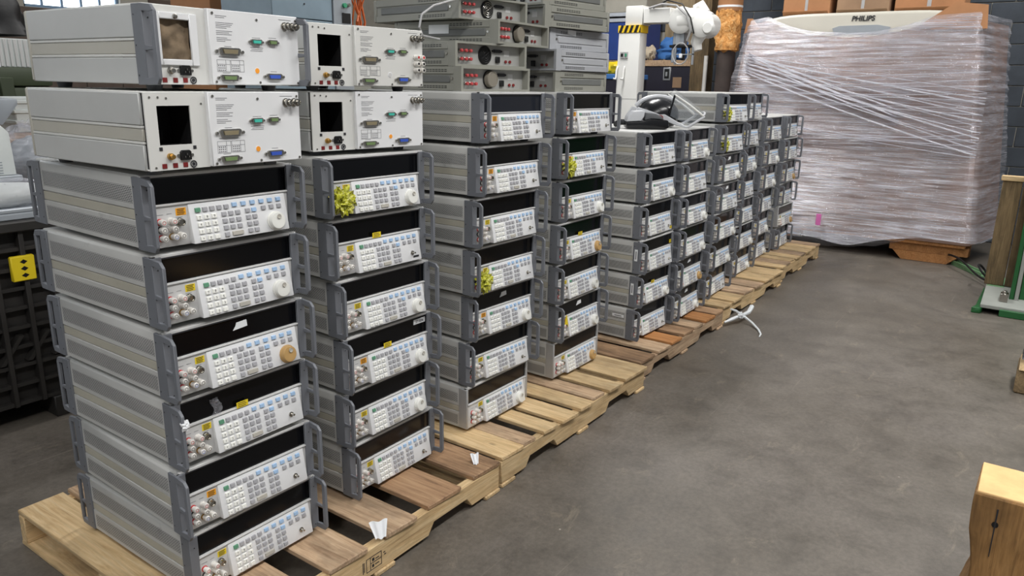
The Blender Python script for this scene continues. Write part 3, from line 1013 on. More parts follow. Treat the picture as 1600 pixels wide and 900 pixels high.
def rear_unit(label, loc, yaw_, filt=False, handles=False, stick='orange', jacks=False):
    t = thing('white_instrument', label, 'test instrument', loc, yaw_, 'white instruments on top of the near stacks')
    zt = 0.1925
    body = G().box(0.004, 0.004, zt - 0.004, W - 0.004, UD, zt).box(0.004, 0.004, ZB, W - 0.004, UD, ZB + 0.004)
    body.box(0.004, 0.11, ZB + 0.002, W - 0.004, UD, zt - 0.002)
    part('body', body, 'unit_white', t, 0.0015)
    zz = [ZB, 0.074, 0.082, 0.110, 0.118, zt - 0.003]
    for sx in (0, 1):
        def sd(g):
            return g if not sx else g.mirror_x(W / 2)
        part('upper_side_panel', sd(G().box(0.0, 0.010, zz[4], 0.008, UD - 0.006, zz[5])), 'unit_side', t, 0.002)
        part('lower_side_panel', sd(G().box(0.0, 0.010, zz[0], 0.008, UD - 0.006, zz[1])), 'unit_side', t, 0.002)
        part('side_band', sd(G().box(0.002, 0.010, zz[2], 0.008, UD - 0.006, zz[3])), 'unit_band', t, 0.001)
        part('side_rail', sd(G().box(0.0008, 0.010, zz[1] + 0.001, 0.008, UD - 0.006, zz[2] - 0.001)), 'unit_white', t, 0.001)
        part('side_rail', sd(G().box(0.0008, 0.010, zz[3] + 0.001, 0.008, UD - 0.006, zz[4] - 0.001)), 'unit_white', t, 0.001)
        part('inner_wall', sd(G().box(0.008, 0.008, ZB + 0.004, 0.012, 0.112, zt - 0.004)), 'dark', t)
    part('bezel', G().box(0.001, UD - 0.006, ZB, W - 0.001, UD + 0.010, zt), 'unit_band', t, 0.004)
    for fx, fy in ((0.05, 0.06), (W - 0.05, 0.06), (0.05, UD - 0.06), (W - 0.05, UD - 0.06)):
        tag(link('foot', ME['foot'], t)).location = (fx, fy, 0)
    # left field with the fan opening
    hx0, hx1, hz0, hz1 = 0.035, 0.118, 0.072, 0.161
    pa = G().box(0.006, 0.0, ZB, hx0, 0.004, zt - 0.003).box(hx1, 0.0, ZB, 0.160, 0.004, zt - 0.003).box(hx0, 0.0, ZB, hx1, 0.004, hz0).box(hx0, 0.0, hz1, hx1, 0.004, zt - 0.003)
    part('rear_panel', pa, 'unit_white', t)
    part('fan_bay', G().box(0.020, 0.1065, 0.03, 0.150, 0.110, 0.18), 'black', t)
    part('bay_divider', G().box(0.128, 0.006, 0.03, 0.130, 0.1065, 0.185).box(0.030, 0.02, 0.066, 0.125, 0.1065, 0.069), 'dark', t)
    part('circuit_board', G().box(hx0 + 0.004, 0.018, 0.070, hx0 + 0.007, 0.1065, 0.160), 'brass', t)
    part('fan_bracket', G().box(0.070, 0.070, 0.070, 0.074, 0.1065, 0.165).box(0.078, 0.090, 0.075, 0.098, 0.1065, 0.100), 'dark', t)
    if filt:
        f_ = part('filter_frame', G().box(0.026, -0.006, 0.058, hx0 + .004, 0.0, 0.176).box(hx1 - .004, -0.006, 0.058, 0.134, 0.0, 0.176).box(hx0 + .004, -0.006, 0.058, hx1 - .004, 0.0, hz0).box(hx0 + .004, -0.006, hz1, hx1 - .004, 0.0, 0.176), 'panel_white', t, 0.0015)
        part('filter_screw', G().lathe((0.077, -0.006, 0.168), (0, -1, 0), [(0, 0.006), (0.004, 0.0055), (0.005, 0.003)], 12), 'steel', f_)

        def fl(u, v):
            x, z = hx0 + (hx1 - hx0) * u, hz0 + (hz1 - hz0) * v
            return (x, 0.006 + 0.006 * noise.noise(Vector((x * 40, 0, z * 40))), z)
        part('filter_pad', G().grid(fl, 24, 24), 'filter_pad', t, 0, 1, 'dirty brown filter mat')
    else:
        sc = G()
        for x, z in ((0.020, 0.180), (0.148, 0.165), (0.060, 0.178), (0.020, 0.022), (0.040, 0.180)):
            sc.cyl((x, 0.0, z), (0, -1, 0), 0.0026, 0.0015, 8)
        part('panel_screws', sc, 'steel', t, kind='stuff')
        for x in (0.036, 0.122):
            part('clip_slot', G().box(x - 0.004, -0.0012, 0.060, x + 0.004, 0.0, 0.068), 'ink', t)
    # mains inlet, fuse and switches
    iz = 0.047
    inlet = part('power_inlet', G().prism([(0.081, iz - .011), (0.081, iz + .008), (0.085, iz + .012), (0.105, iz + .012), (0.109, iz + .008), (0.109, iz - .011)], 'y', -0.006, 0.0), 'black', t, 0.001)
    pins = G()
    for x, z in ((0.090, iz - .003), (0.100, iz - .003), (0.095, iz + .003)):
        pins.box(x - .001, -0.010, z - .002, x + .001, -0.005, z + .002)
    part('inlet_pins', pins, 'steel', inlet, kind='stuff')
    for x in (0.077, 0.113):
        part('inlet_screw', G().cyl((x, 0, iz), (0, -1, 0), 0.0035, 0.003, 10), 'steel', t)
    part('ground_post', G().lathe((0.057, 0, 0.046), (0, -1, 0), [(0, 0.008), (0.006, 0.008), (0.007, 0.005), (0.016, 0.005)], 14), 'brass' if not filt else 'steel', t)
    for x in (0.041, 0.068, 0.094):
        part('selector_switch', G().box(x - .006, -0.0015, 0.019, x + .006, 0.0, 0.030), 'switch_red', t, 0.0005)
    ring = [(0.115 + 0.0075 * math.cos(a_ * math.pi / 10), -0.001, 0.025 + 0.0075 * math.sin(a_ * math.pi / 10)) for a_ in range(20)]
    part('fuse_holder', G().tube(ring, 0.0013, 6, 0, True).cyl((0.115, 0.0, 0.025), (0, -1, 0), 0.004, 0.002, 10), 'ink', t)
    # raised connector plate
    pl = part('connector_plate', G().box(0.160, -0.012, ZB + 0.001, W, 0.006, zt), 'panel_white' if not stick == 'white' else 'unit_white', t, 0.0015)
    y = -0.012
    tx = G()
    for i, (z, w) in enumerate(((0.178, .032), (0.174, .026), (0.162, .050), (0.158, .046), (0.154, .042), (0.150, .030), (0.143, .046), (0.139, .036), (0.135, .044), (0.127, .030), (0.123, .040), (0.119, .024))):
        tx.box(0.180, y - .0004, z - .0006, 0.180 + w, y + .001, z + .0006)
    for (x, z, w) in ((0.283, .132, .026), (0.335, .134, .024), (0.276, .108, .040), (0.280, .104, .034), (0.276, .100, .038), (0.200, .107, .020), (0.182, .082, .056), (0.37, .182, .04), (0.19, .044, .022), (0.335, .050, .02)):
        tx.box(x, y - .0004, z - .0006, x + w, y + .001, z + .0006)
    for (x0, x1) in ((0.176, 0.2135), (0.216, 0.2535)):
        for z in (0.047, 0.0645, 0.075):
            tx.box(x0, y - .0004, z - .0004, x1, y + .001, z + .0004)
        for x in (x0, x0 + 0.025, x1):
            tx.box(x - .0004, y - .0004, 0.047, x + .0004, y + .001, 0.075)
        for i in range(4):
            for j in range(3):
                tx.box(x0 + .003 + i * .0055, y - .0004, 0.0485 + j * .0055, x0 + .006 + i * .0055, y + .001, 0.0515 + j * .0055)
    part('panel_print', tx, 'ink_grey', pl, kind='stuff')

    def dsub(nm, x, z, w, h, material):
        g = G().prism([(x - w * .42, z + h * .5), (x + w * .42, z + h * .5), (x + w * .5, z + h * .3), (x + w * .40, z - h * .5), (x - w * .40, z - h * .5), (x - w * .5, z + h * .3)], 'y', y - 0.006, y, 0)
        g.prism([(x - w * .34, z + h * .28), (x + w * .34, z + h * .28), (x + w * .30, z - h * .28), (x - w * .30, z - h * .28)], 'y', y - 0.0085, y - 0.006, 1)
        for s2 in (-1, 1):
            g.cyl((x + s2 * w * .60, y, z), (0, -1, 0), h * .22, 0.005, 8, 2)
        part(nm, g, ['steel', material, 'steel'], pl)
    dsub('serial_connector', 0.294, 0.122, 0.034, 0.013, 'conn_teal')
    dsub('serial_connector', 0.345, 0.123, 0.030, 0.013, 'conn_green')
    dsub('bus_connector', 0.213, 0.095, 0.062, 0.018, 'conn_beige')
    dsub('bus_connector', 0.207, 0.032, 0.052, 0.015, 'conn_green')
    dsub('bus_connector', 0.344, 0.037, 0.050, 0.016, 'conn_blue')
    for x in (0.388, 0.414):
        part('coax_socket', G().lathe((x, y, 0.166), (0, -1, 0), [(0, 0.011), (0.003, 0.011), (0.0035, 0.008), (0.012, 0.008), (0.0125, 0.010), (0.016, 0.010), (0.0165, 0.006), (0.024, 0.006), (0.020, 0.004)], 16), 'steel', pl)
    part('round_sticker', G().cyl((0.293, y + .0005, 0.051), (0, -1, 0), 0.0088, 0.001, 18, 0).cyl((0.293, y - .0003, 0.051), (0, -1, 0), 0.0066, 0.0009, 18, 1), ['label_white', 'sticker_' + stick if stick != 'white' else 'panel_grey'], pl)
    sc = G()
    for x, z in ((0.172, 0.183), (0.300, 0.176), (0.424, 0.182), (0.170, 0.022), (0.300, 0.022), (0.424, 0.022)):
        sc.cyl((x, y, z), (0, -1, 0), 0.0032, 0.002, 8)
    part('plate_screws', sc, 'steel', pl, kind='stuff')
    if jacks:
        for i in range(3):
            for j in range(2):
                g = G().lathe((0.398 + 0.022 * j, y, 0.108 - 0.020 * i), (0, -1, 0), [(0, 0.0085), (0.005, 0.0085), (0.0055, 0.0065), (0.016, 0.0075), (0.020, 0.0065)], 12, 0)
                g.cyl((0.398 + 0.022 * j, y - 0.0195, 0.108 - 0.020 * i), (0, -1, 0), 0.0042, 0.001, 10, 1)
                part('binding_post', g, ['post_white', 'post_red' if i == 0 else 'black'], pl)
    if handles:
        link('handle', ME['h_fl'], t)
        link('handle', ME['h_fr'], t)
    return t


ZS = 0.131 + 6 * 0.1956
rear_unit('white instrument, second from top of the nearest stack, black fan hole', (-0.035, -0.060, ZS), 0.009)
rear_unit('topmost white instrument on the nearest stack, brown filter and grey handle', (0.012, -0.017, ZS + 0.1935), 0.019, True, True)
rear_unit('white instrument, second from top of the second nearest stack, orange dot sticker', (0.560, 0.085, ZS), -0.125)
rear_unit('topmost white instrument on the second nearest stack, red topped jacks at right', (0.553, 0.071, ZS + 0.1935), -0.112, stick='white', jacks=True)


# ------------------------------------------------------------------ low grey rack instruments
HW, HH = 0.400, 0.0893


def side_pieces(light):
    out = {}
    return out


def rack_unit(label, loc, yaw_, tone='hp_grey', fan='open', HD=0.50):
    t = thing('rack_instrument', label, 'test instrument', loc, yaw_, 'low grey rack instruments')
    part('chassis', G().box(0.004, 0.035, 0.002, HW - 0.004, HD, HH - 0.002), tone, t, 0.002)
    part('rear_frame', G().box(0, 0, 0, HW, 0.04, 0.008).box(0, 0, HH - 0.008, HW, 0.04, HH).box(0, 0, 0.008, 0.012, 0.04, HH - 0.008).box(HW - 0.012, 0, 0.008, HW, 0.04, HH - 0.008), tone, t)
    part('front_frame', G().box(0, HD, 0, HW, HD + 0.018, HH), tone, t, 0.004)
    for sx in (0, 1):
        def sd(g):
            return g if not sx else g.mirror_x(HW / 2)
        part('side_rail', sd(G().prism([(0.0, HH - 0.001), (0.006, HH - 0.001), (0.006, HH - 0.028), (0.0, HH - 0.028)], 'y', 0.04, HD)), tone, t, 0.001)
        part('side_rail', sd(G().box(0.0, 0.04, 0.001, 0.006, HD, 0.024)), tone, t, 0.001)
        g = G().box(0.0005, 0.060, 0.029, 0.006, HD - 0.030, HH - 0.033)
        st_ = part('carry_strap', sd(g), 'hp_strip' if tone == 'hp_grey' else tone, t, 0.003)
        part('strap_screw', sd(G().cyl((0.004, 0.050, HH / 2), (-1, 0, 0), 0.005, 0.003, 10)), 'steel', st_)
        vs_ = G()
        for zb in (HH - 0.016, 0.014):
            for r_ in (-0.003, 0.003):
                for i in range(10):
                    vs_.box(-0.0006, 0.075 + i * 0.016, zb + r_ - 0.0013, 0.001, 0.087 + i * 0.016, zb + r_ + 0.0013)
        part('vent_slots', sd(vs_), 'black', t, kind='stuff')
    rp = part('rear_panel', G().box(0.012, 0.030, 0.008, HW - 0.012, 0.036, HH - 0.008), 'hp_panel', t)
    for i in range(3):
        for j in range(2):
            c = (0.045 + i * 0.024, 0.030, 0.027 + j * 0.030)
            g = G().lathe(c, (0, -1, 0), [(0, 0.0065), (0.012, 0.0065), (0.013, 0.005)], 12, 1)
            g.lathe(c, (0, -1, 0), [(0.013, 0.005), (0.014, 0.0064), (0.022, 0.006), (0.0235, 0.0045)], 12, 0)
            part('binding_post', g, ['post_pale_red', 'steel'], rp)
    fx = 0.185
    rim = part('fan_rim', G().lathe((fx, 0.030, HH / 2), (0, -1, 0), [(0, 0.035), (0.004, 0.035), (0.005, 0.031), (0.001, 0.030)], 26, 0, False), 'black', rp)
    if fan == 'cap':
        part('fan_cover', G().lathe((fx, 0.029, HH / 2), (0, -1, 0), [(0, 0.032), (0.020, 0.030), (0.022, 0.027), (0.020, 0.0255)], 24), 'fan_taupe', rim)
    else:
        bl = G().cyl((fx, 0.030, HH / 2), (0, -1, 0), 0.030, 0.001, 24, 1)
        for rr in (0.012, 0.020, 0.028):
            bl.tube([(fx + rr * math.cos(a_ * math.pi / 8), 0.022, HH / 2 + rr * math.sin(a_ * math.pi / 8)) for a_ in range(16)], 0.0012, 5, 0, True)
        for a_ in (0.6, 2.1, 3.7, 5.2):
            bl.tube([(fx, 0.022, HH / 2), (fx + 0.030 * math.cos(a_), 0.022, HH / 2 + 0.030 * math.sin(a_))], 0.0012, 5)
        part('fan_guard', bl, ['steel' if fan == 'wire' else 'dark', 'black'], rim)
    part('bus_connector', G().box(0.235, 0.024, 0.056, 0.272, 0.030, 0.068, 0).cyl((0.229, 0.030, 0.062), (0, -1, 0), 0.004, 0.006, 8, 0).cyl((0.278, 0.030, 0.062), (0, -1, 0), 0.004, 0.006, 8, 0), 'ink', rp)
    part('power_inlet', G().box(0.245, 0.022, 0.018, 0.268, 0.030, 0.042), 'black', rp, 0.002)
    for x in (0.305, 0.330):
        part('fuse_holder', G().cyl((x, 0.030, 0.024), (0, -1, 0), 0.006, 0.005, 10, 0), 'switch_red', rp)
    part('rating_label', G().box(0.296, 0.0293, 0.044, 0.326, 0.0300, 0.066), 'panel_grey', rp)
    return t


ZU = 0.130 + 7 * 0.1956
DZ = 0.0896
rack_unit('lowest rack instrument on the third stack, round grey fan cover', (1.265, 0.078, ZU), R(-4.9), fan='cap')
rack_unit('second rack instrument up on the third stack, shaded dark fan', (1.270, 0.110, ZU + DZ), R(-6.5), fan='open')
u3 = rack_unit('third rack instrument up, pushed right, overhanging the third stack', (1.488, 0.076, ZU + 2 * DZ), R(3.7), fan='cap')
rack_unit('topmost rack instrument on the third stack, bright wire fan guard', (1.400, 0.200, ZU + 3 * DZ), R(-6.5), fan='wire')


def sideways(label, fx, fy, ya, lvl, tone):
    a = R(ya - 90)
    px, py = fx - math.cos(a) * HW, fy - math.sin(a) * HW
    return rack_unit(label, (px, py, ZU + lvl * DZ), a, tone, HD=0.43)


sideways('lowest sideways rack instrument on the fourth stack, olive grey', 1.935, 0.093, -1.5, 0, 'hp_grey')
sideways('second sideways rack instrument up on the fourth stack, pale grey', 1.930, 0.088, -2.4, 1, 'hp_light')
v3 = sideways('third sideways rack instrument up on the fourth stack, white label on rail', 1.940, 0.130, -6.5, 2, 'hp_light')
sideways('fourth sideways rack instrument up on the fourth stack, olive grey', 1.880, 0.120, -9.5, 3, 'hp_grey')
sideways('topmost sideways rack instrument on the fourth stack', 1.870, 0.125, -8.0, 4, 'hp_grey')

part('paper_label', G().box(-0.0015, 0.235, 0.040, 0.0005, 0.335, 0.074), 'label_white', u3)
part('paper_label', G().hexa([(HW + .0004, 0.125, 0.070), (HW + .0004, 0.185, 0.062), (HW + .0014, 0.185, 0.062), (HW + .0014, 0.125, 0.070), (HW + .0004, 0.125, 0.088), (HW + .0004, 0.185, 0.085), (HW + .0014, 0.185, 0.085), (HW + .0014, 0.125, 0.088)]), 'label_white', v3)

# ------------------------------------------------------------------ wrapped machine at the end of the aisle
ARC = [(1.30, 2.10), (0.95, 2.15), (0.85, 2.165), (0.74, 2.12), (0.60, 2.075), (0.378, 2.025), (0.0, 2.00), (-0.3, 2.01), (-0.57, 2.06), (-0.78, 2.13), (-1.5, 2.16)]


def arc(y):
    for (a, za), (b, zb) in zip(ARC, ARC[1:]):
        if a >= y >= b:
            f_ = (a - y) / (a - b)
            return za + (zb - za) * f_
    return 2.1


def sag(y):
    return 0.135 + 0.10 * max(0, min(1, (-0.2 - y) / 0.6)) - 0.05 * math.exp(-((y + 0.2) / 0.25) ** 2)


def hull(u, z, inset=0.0):
    """plan outline of the load at height z, u 0..1 from back left round the front to back right"""
    fl, fr = min(1.10, 0.94 + 0.145 * (2.18 - z)), -1.10 - 0.105 * (2.12 - z)
    pts = [(7.55, fl + 0.03), (6.79, fl), (6.75, fl - 0.05), (6.75, fr + 0.05), (6.79, fr), (7.55, fr - 0.16)]
    us = [0, 0.22, 0.25, 0.75, 0.78, 1.0]
    for i in range(5):
        if us[i] <= u <= us[i + 1] + 1e-9:
            f_ = (u - us[i]) / (us[i + 1] - us[i])
            x = pts[i][0] + (pts[i + 1][0] - pts[i][0]) * f_
            y = pts[i][1] + (pts[i + 1][1] - pts[i][1]) * f_
            nx, ny = [(0, 1), (-.7, .7), (-1, 0), (-.7, -.7), (-.2, -.98)][i]
            return x - nx * inset, y - ny * inset, nx, ny
    return pts[-1] + (0, -1)


load = thing('wrapped_machine', 'large cream machine wrapped in cardboard and clear stretch film beyond the stacks', 'wrapped load', (0, 0, 0))


def core(u, v):
    x, y, nx, ny = hull(u, 1.0, 0.035)
    z1 = arc(max(-1.3, min(1.2, y))) if 0.2 < u < 0.8 else 2.12
    z = 0.20 + (z1 - 0.20) * v
    x, y, nx, ny = hull(u, z, 0.035)
    return (x + 0.006 * noise.noise(Vector((y * 3, z * 3, 1))), y, z)


mat('cardboard_pink', S(146, 120, 108), 0.8, var=0.25, scale=3.0, bump=0.5, bscale=30)
cg = G().grid(core, 90, 24)
cg.grid(lambda u, v: (6.80 + 0.75 * u, 1.06 - 2.3 * v, 0.205), 2, 2)
cg.grid(lambda u, v: (7.50, 0.95 - 2.05 * v, 0.2 + 1.85 * u), 2, 2)
part('cardboard_wrap', cg, 'cardboard_pink', load)
# cream machine cover showing above the cardboard
cv = []
for i in range(25):
    f_ = i / 24
    y = 0.88 - 1.93 * f_
    cv.append((y, 2.225 - 0.10 * abs(2 * f_ - 1) ** 6))
prof = [(0.88, 1.90)] + cv + [(-1.05, 1.90)]
part('machine_cover', G().prism(prof, 'x', 6.86, 7.45), 'machine_cream', load, 0.03, 3)
part('cover_recess', G().prism([(0.14, 2.085), (0.08, 2.105), (-0.25, 2.108), (-0.36, 2.086), (-0.34, 2.03), (0.12, 2.03)], 'x', 6.852, 6.87), 'grey_metal', load)
tx = link('lettering', text_mesh('lettering', 'PHILIPS', 0.062, 'ink', 0.002, 0.12, 0.0012), load)
tx.location = (6.856, -0.118, 2.165)
tx.rotation_euler = (R(90), 0, R(-90))
part('corner_board', G().prism([(-0.62, 2.10), (-0.86, 2.27), (-1.10, 2.24), (-1.12, 2.05), (-0.7, 2.05)], 'x', 6.775, 6.785), 'cardboard', load)
part('corner_board', G().prism([(0.95, 2.05), (0.93, 2.19), (0.88, 2.19), (0.80, 2.09)], 'x', 6.775, 6.785), 'cardboard', load)


def film(u, v):
    x, y, nx, ny = hull(u, 1.0)
    z0 = sag(y) if 0.2 < u < 0.8 else 0.23
    z1 = (arc(max(-1.3, min(1.2, y))) + 0.035) if 0.2 < u < 0.8 else 2.17
    z = z0 + (z1 - z0) * v
    x, y, nx, ny = hull(u, z)
    p = Vector((y * 0.9 + x * 0.4, z * 15 + y * 0.9, 2.0))
    d = 0.009 * noise.noise(p) + 0.007 * noise.noise(p * 2.3) + 0.03 * noise.noise(Vector((y * 1.3, z * 1.6, x)))
    p2 = Vector((y * 0.7, z * 46 + y * 1.6, 7.0))
    d += 0.006 * noise.noise(p2) + 0.010 * math.sin(z * 62 + 2.5 * noise.noise(Vector((y * 2, z * 4, 0)))) * max(0.0, min(1, (-0.75 - y) * 2.2)) * max(0.2, min(1, (z - 0.9)))
    if v < 0.06:
        d += 0.03 * (0.06 - v) / 0.06
    return (x + nx * d, y + ny * d, z)


part('stretch_film', G().grid(film, 150, 150), 'stretch_film', load)
strands = []
for i in range(12):
    strands.append(((0.92, 1.85 - 0.014 * i), (-1.20, 1.53 - 0.048 * i), 0.0022 + 0.0013 * (i % 3)))
for i in range(4):
    strands.append(((0.88, 1.86 - 0.01 * i), (-0.55, 1.36 - 0.03 * i), 0.005))
for i in range(7):
    strands.append(((1.00, 1.60 - 0.025 * i), (-1.20, 1.70 - 0.06 * i), 0.0022))
for i in range(5):
    strands.append(((1.02, 1.30 - 0.06 * i), (-1.20, 0.98 + 0.05 * i), 0.0022))
for i, ((ya, za), (yb, zb), r_) in enumerate(strands):
    g = G()

    def rib(u, v, ya=ya, za=za, yb=yb, zb=zb, r_=r_, i=i):
        y, z = ya + (yb - ya) * u, za + (zb - za) * u - 0.03 * math.sin(math.pi * u) * (i % 2)
        a_ = 2 * math.pi * v
        bul = 0.03 * noise.noise(Vector((y * 1.3, z * 1.6, 6.75)))
        edge = 0.05 * max(0, abs(u - 0.5) - 0.46) / 0.04
        return (6.722 - bul - 0.004 * math.cos(a_) + edge, y, z + r_ * 1.6 * math.sin(a_))
    part('film_fold', g.grid(rib, 24, 6), 'film_strand', load)


def skirt(u, v):
    y = 1.1 - 1.85 * u
    s2 = math.sin(math.pi * u) ** 0.6
    z = 0.20 - 0.165 * s2 * v + 0.012 * noise.noise(Vector((y * 9, v * 3, 0)))
    return (6.735 - 0.05 * math.sin(math.pi * v * 0.9) * s2 + 0.07 * v + 0.015 * noise.noise(Vector((y * 7, v * 4, 5))), y, max(z, 0.012))


part('loose_film', G().grid(skirt, 60, 14), 'bubble_wrap', load)
mat('tape_pink', S(226, 120, 190), 0.5)
part('pink_tape', G().box(6.705, -0.005, 0.25, 6.712, 0.04, 0.36), 'tape_pink', load)

sk = thing('wooden_skid', 'orange wooden skid under the film wrapped machine', 'skid', (0, 0, 0))
for yy in (0.62, -0.95):
    part('runner', G().prism([(yy + 0.30, 0.085), (yy + 0.22, 0.0), (yy - 0.16, 0.0), (yy - 0.26, 0.085)], 'x', 6.84, 6.89), 'wood_orange', sk, 0.003)
    part('cross_beam', G().box(6.84, yy - 0.32, 0.086, 6.89, yy + 0.33, 0.165), 'wood_orange', sk, 0.003)
    part('rear_runner', G().box(7.35, yy - 0.30, 0.0, 7.42, yy + 0.30, 0.165), 'wood_orange', sk, 0.003)
for i in range(5):
    part('deck_board', G().box(6.80 + i * 0.145, -1.24, 0.166, 6.92 + i * 0.145, 1.10, 0.199), 'wood_orange', sk, 0.003)

for lb, y0, y1, x0, h, m_ in (('leftmost open carton lying on top of the wrapped machine', 0.66, 0.22, 7.0, 0.33, 'cardboard'),
                              ('middle carton lying on top of the wrapped machine', 0.16, -0.30, 7.0, 0.30, 'cardboard_old'),
                              ('rightmost carton lying on top of the wrapped machine', -0.34, -0.90, 7.02, 0.30, 'cardboard')):
    c = thing('cardboard_box', lb, 'box', (x0, y1, 2.2255), 0, 'cartons on the wrapped machine')
    w = y0 - y1
    part('carton', G().box(0, 0, 0, 0.38, w, h), m_, c, 0.004)
    part('lower_flap', G().hexa([(-0.05, 0.01, 0.03), (0.0, 0.01, 0.002), (0.0, w - 0.01, 0.002), (-0.05, w - 0.01, 0.03), (-0.05, 0.01, 0.035), (0.0, 0.01, 0.008), (0.0, w - 0.01, 0.008), (-0.05, w - 0.01, 0.035)]), m_, c)
    part('packing_tape', G().box(-0.0015, w * 0.47, 0.01, 0.0, w * 0.53, h), 'cable_grey', c)

# ------------------------------------------------------------------ green machine, planks and odds at the right
gm = thing('green_press_base', 'green and grey steel machine base with upright channel at the right edge', 'machine', (5.2, -1.45, 0))
part('skid_foot', G().prism([(0.0, 0.005), (0.0, -0.05), (0.03, -0.06), (0.70, -0.06), (0.70, -0.02), (0.08, -0.015)], 'z', 0.0, 0.042), 'green_paint', gm, 0.004)
part('base_plate', G().prism([(0.02, 0.040), (0.72, 0.040), (0.72, 0.135), (0.36, 0.135), (0.05, 0.075), (0.02, 0.068)], 'y', -0.80, -0.045), 'grey_paint', gm, 0.004)
part('paint_edge', G().box(0.36, -0.16, 0.1352, 0.72, -0.05, 0.137), 'green_light', gm)
part('base_flange', G().box(0.0, -0.95, 0.0, 0.10, -0.165, 0.05), 'green_paint', gm, 0.004)
part('upright_channel', G().box(0.17, -0.235, 0.05, 0.30, -0.205, 1.25), 'green_paint', gm, 0.004)
part('channel_edge', G().box(0.16, -0.262, 0.05, 0.19, -0.236, 1.25), 'grey_paint', gm, 0.003)
part('side_plate', G().box(0.19, -0.95, 0.05, 0.28, -0.263, 1.25), 'green_paint', gm, 0.004)
part('bolt_bracket', G().box(0.10, -0.20, 0.085, 0.17, -0.150, 0.145).cyl((0.135, -0.175, 0.145), (0, 0, 1), 0.016, 0.018, 6), 'steel', gm, 0.002)
for i, (ya, yb, lb) in enumerate(((-1.478, -1.600, 'left dark plank standing upright on the green machine base'), (-1.607, -1.740, 'right dark plank standing upright on the green machine base'))):
    o = part('plank', G().box(0, -0.022, -(ya - yb) / 2, 0.775, 0.022, (ya - yb) / 2), 'wood_treated', None, 0.003)
    o.location = (5.62, (ya + yb) / 2, 0.1385)
    o.rotation_euler = (0, R(-90), R(90))
    tag(o, lb, 'plank', 'planks on the green machine')
o = part('wood_cap', G().box(0, -0.035, 0, 0.36, 0.035, 0.036), 'wood_new', None, 0.003)
o.location = (5.62, -1.465, 0.9140)
o.rotation_euler = (0, 0, R(-90))
tag(o, 'pale sawn wood batten lying across the upright planks', 'batten')
o = part('floor_rail', G().box(0, -0.03, 0, 0.50, 0.03, 0.012).box(0, -0.03, 0.012, 0.50, -0.022, 0.045).box(0, 0.022, 0.012, 0.50, 0.03, 0.045), 'green_light', None, 0.002)
o.location = (6.90, -1.17, 0)
o.rotation_euler = (0, 0, math.atan2(-0.258, -0.417))
tag(o, 'light green steel channel lying on the floor by the skid', 'rail')
pts = []
for i in range(60):
    a_ = i / 59
    if a_ < 0.35:
        q = a_ / 0.35
        pts.append((6.82 - 0.73 * q, -1.12 - 0.38 * q, 0.10 - 0.04 * q + 0.02 * math.sin(q * 6)))
    else:
        q = (a_ - 0.35) / 0.65 * 2 * math.pi
        pts.append((6.09 - 0.05 * math.sin(q) * 2, -1.50 + 0.09 * (1 - math.cos(q)) * 0.5 + 0.02 * q / 6, 0.06 + 0.10 * math.sin(q / 2) ** 2 + 0.02))
tag(part('power_cable', G().tube(pts, 0.009, 6), 'cable_black', None), 'black cable looping from under the wrapped machine to the green base', 'cable')

cr = thing('firewood_bundle', 'split log under a black plastic scrap at the right edge', 'firewood', (3.60, -1.775, 0))
part('log', G().prism([(0, 0), (0.30, 0.0), (0.30, 0.11), (0.22, 0.14), (0.03, 0.12)], 'y', -0.42, 0.0), 'wood_treated', cr, 0.008)
part('log', G().prism([(0.02, 0.12), (0.22, 0.14), (0.2, 0.165), (0.04, 0.16)], 'y', -0.40, -0.006), 'wood_new', cr, 0.004)
part('plastic_scrap', G().grid(lambda u, v: (0.03 + 0.2 * u, -0.01 - 0.35 * v, 0.172 + 0.02 * noise.noise(Vector((u * 4, v * 6, 0))) + 0.01), 14, 18), 'bag_black', cr)


def tim(u, v):
    # chunky timber end with a worn, slightly hollow left edge
    return (0, 0, 0)


tb = G()
n_ = 14
sec = []
for j in range(n_ + 1):
    z = 0.5 * j / n_
    y1 = -1.716 - 0.030 * math.exp(-((z - 0.26) / 0.11) ** 2) + 0.012 * (1 - z / 0.5) + 0.003 * noise.noise(Vector((z * 30, 0, 0)))
    x0 = 1.222 + 0.006 * noise.noise(Vector((z * 14, 3, 0)))
    sec.append([(x0, y1, z), (1.432, y1 - 0.004, z), (1.432, -2.25, z), (x0, -2.25, z)])
vs = [p for s2 in sec for p in s2]
fs = [(3, 2, 1, 0), tuple(4 * n_ + i for i in range(4))]
fs = [(0, 1, 2, 3), tuple(4 * n_ + 3 - i for i in range(4))]
for j in range(n_):
    for i in range(4):
        i2 = (i + 1) % 4
        fs.append((4 * j + i, 4 * (j + 1) + i, 4 * (j + 1) + i2, 4 * j + i2))
tb.add(vs, fs)
tbv = tb.map(lambda x, y, z: (z, y + 1.98, 1.327 - x))
t = thing('timber_block', 'thick sawn timber block standing in the right foreground corner', 'timber', (1.327, -1.98, 0))
mat('saw_cut', S(232, 190, 132), 0.8, var=0.14, scale=14)
wood('wood_treated_b', S(116, 84, 46), S(156, 116, 68), S(180, 138, 86), 0.4)
o = part('timber', tbv, 'wood_treated_b' if 'wood_treated_b' in MATS else 'wood_dark', t, 0.004)
o.rotation_euler = (0, R(-90), 0)
part('sawn_top', G().box(-0.100, -0.262, 0.4985, 0.098, 0.258, 0.506), 'saw_cut', t, 0.002)
part('nail_hole', G().cyl((-0.108, 0.205, 0.425), (1, 0, 0), 0.008, 0.01, 10), 'black', t)
part('crack', G().prism([(0.203, 0.470), (0.2035, 0.33), (0.2055, 0.33), (0.207, 0.47)], 'x', -0.1085, -0.095), 'ink', t)

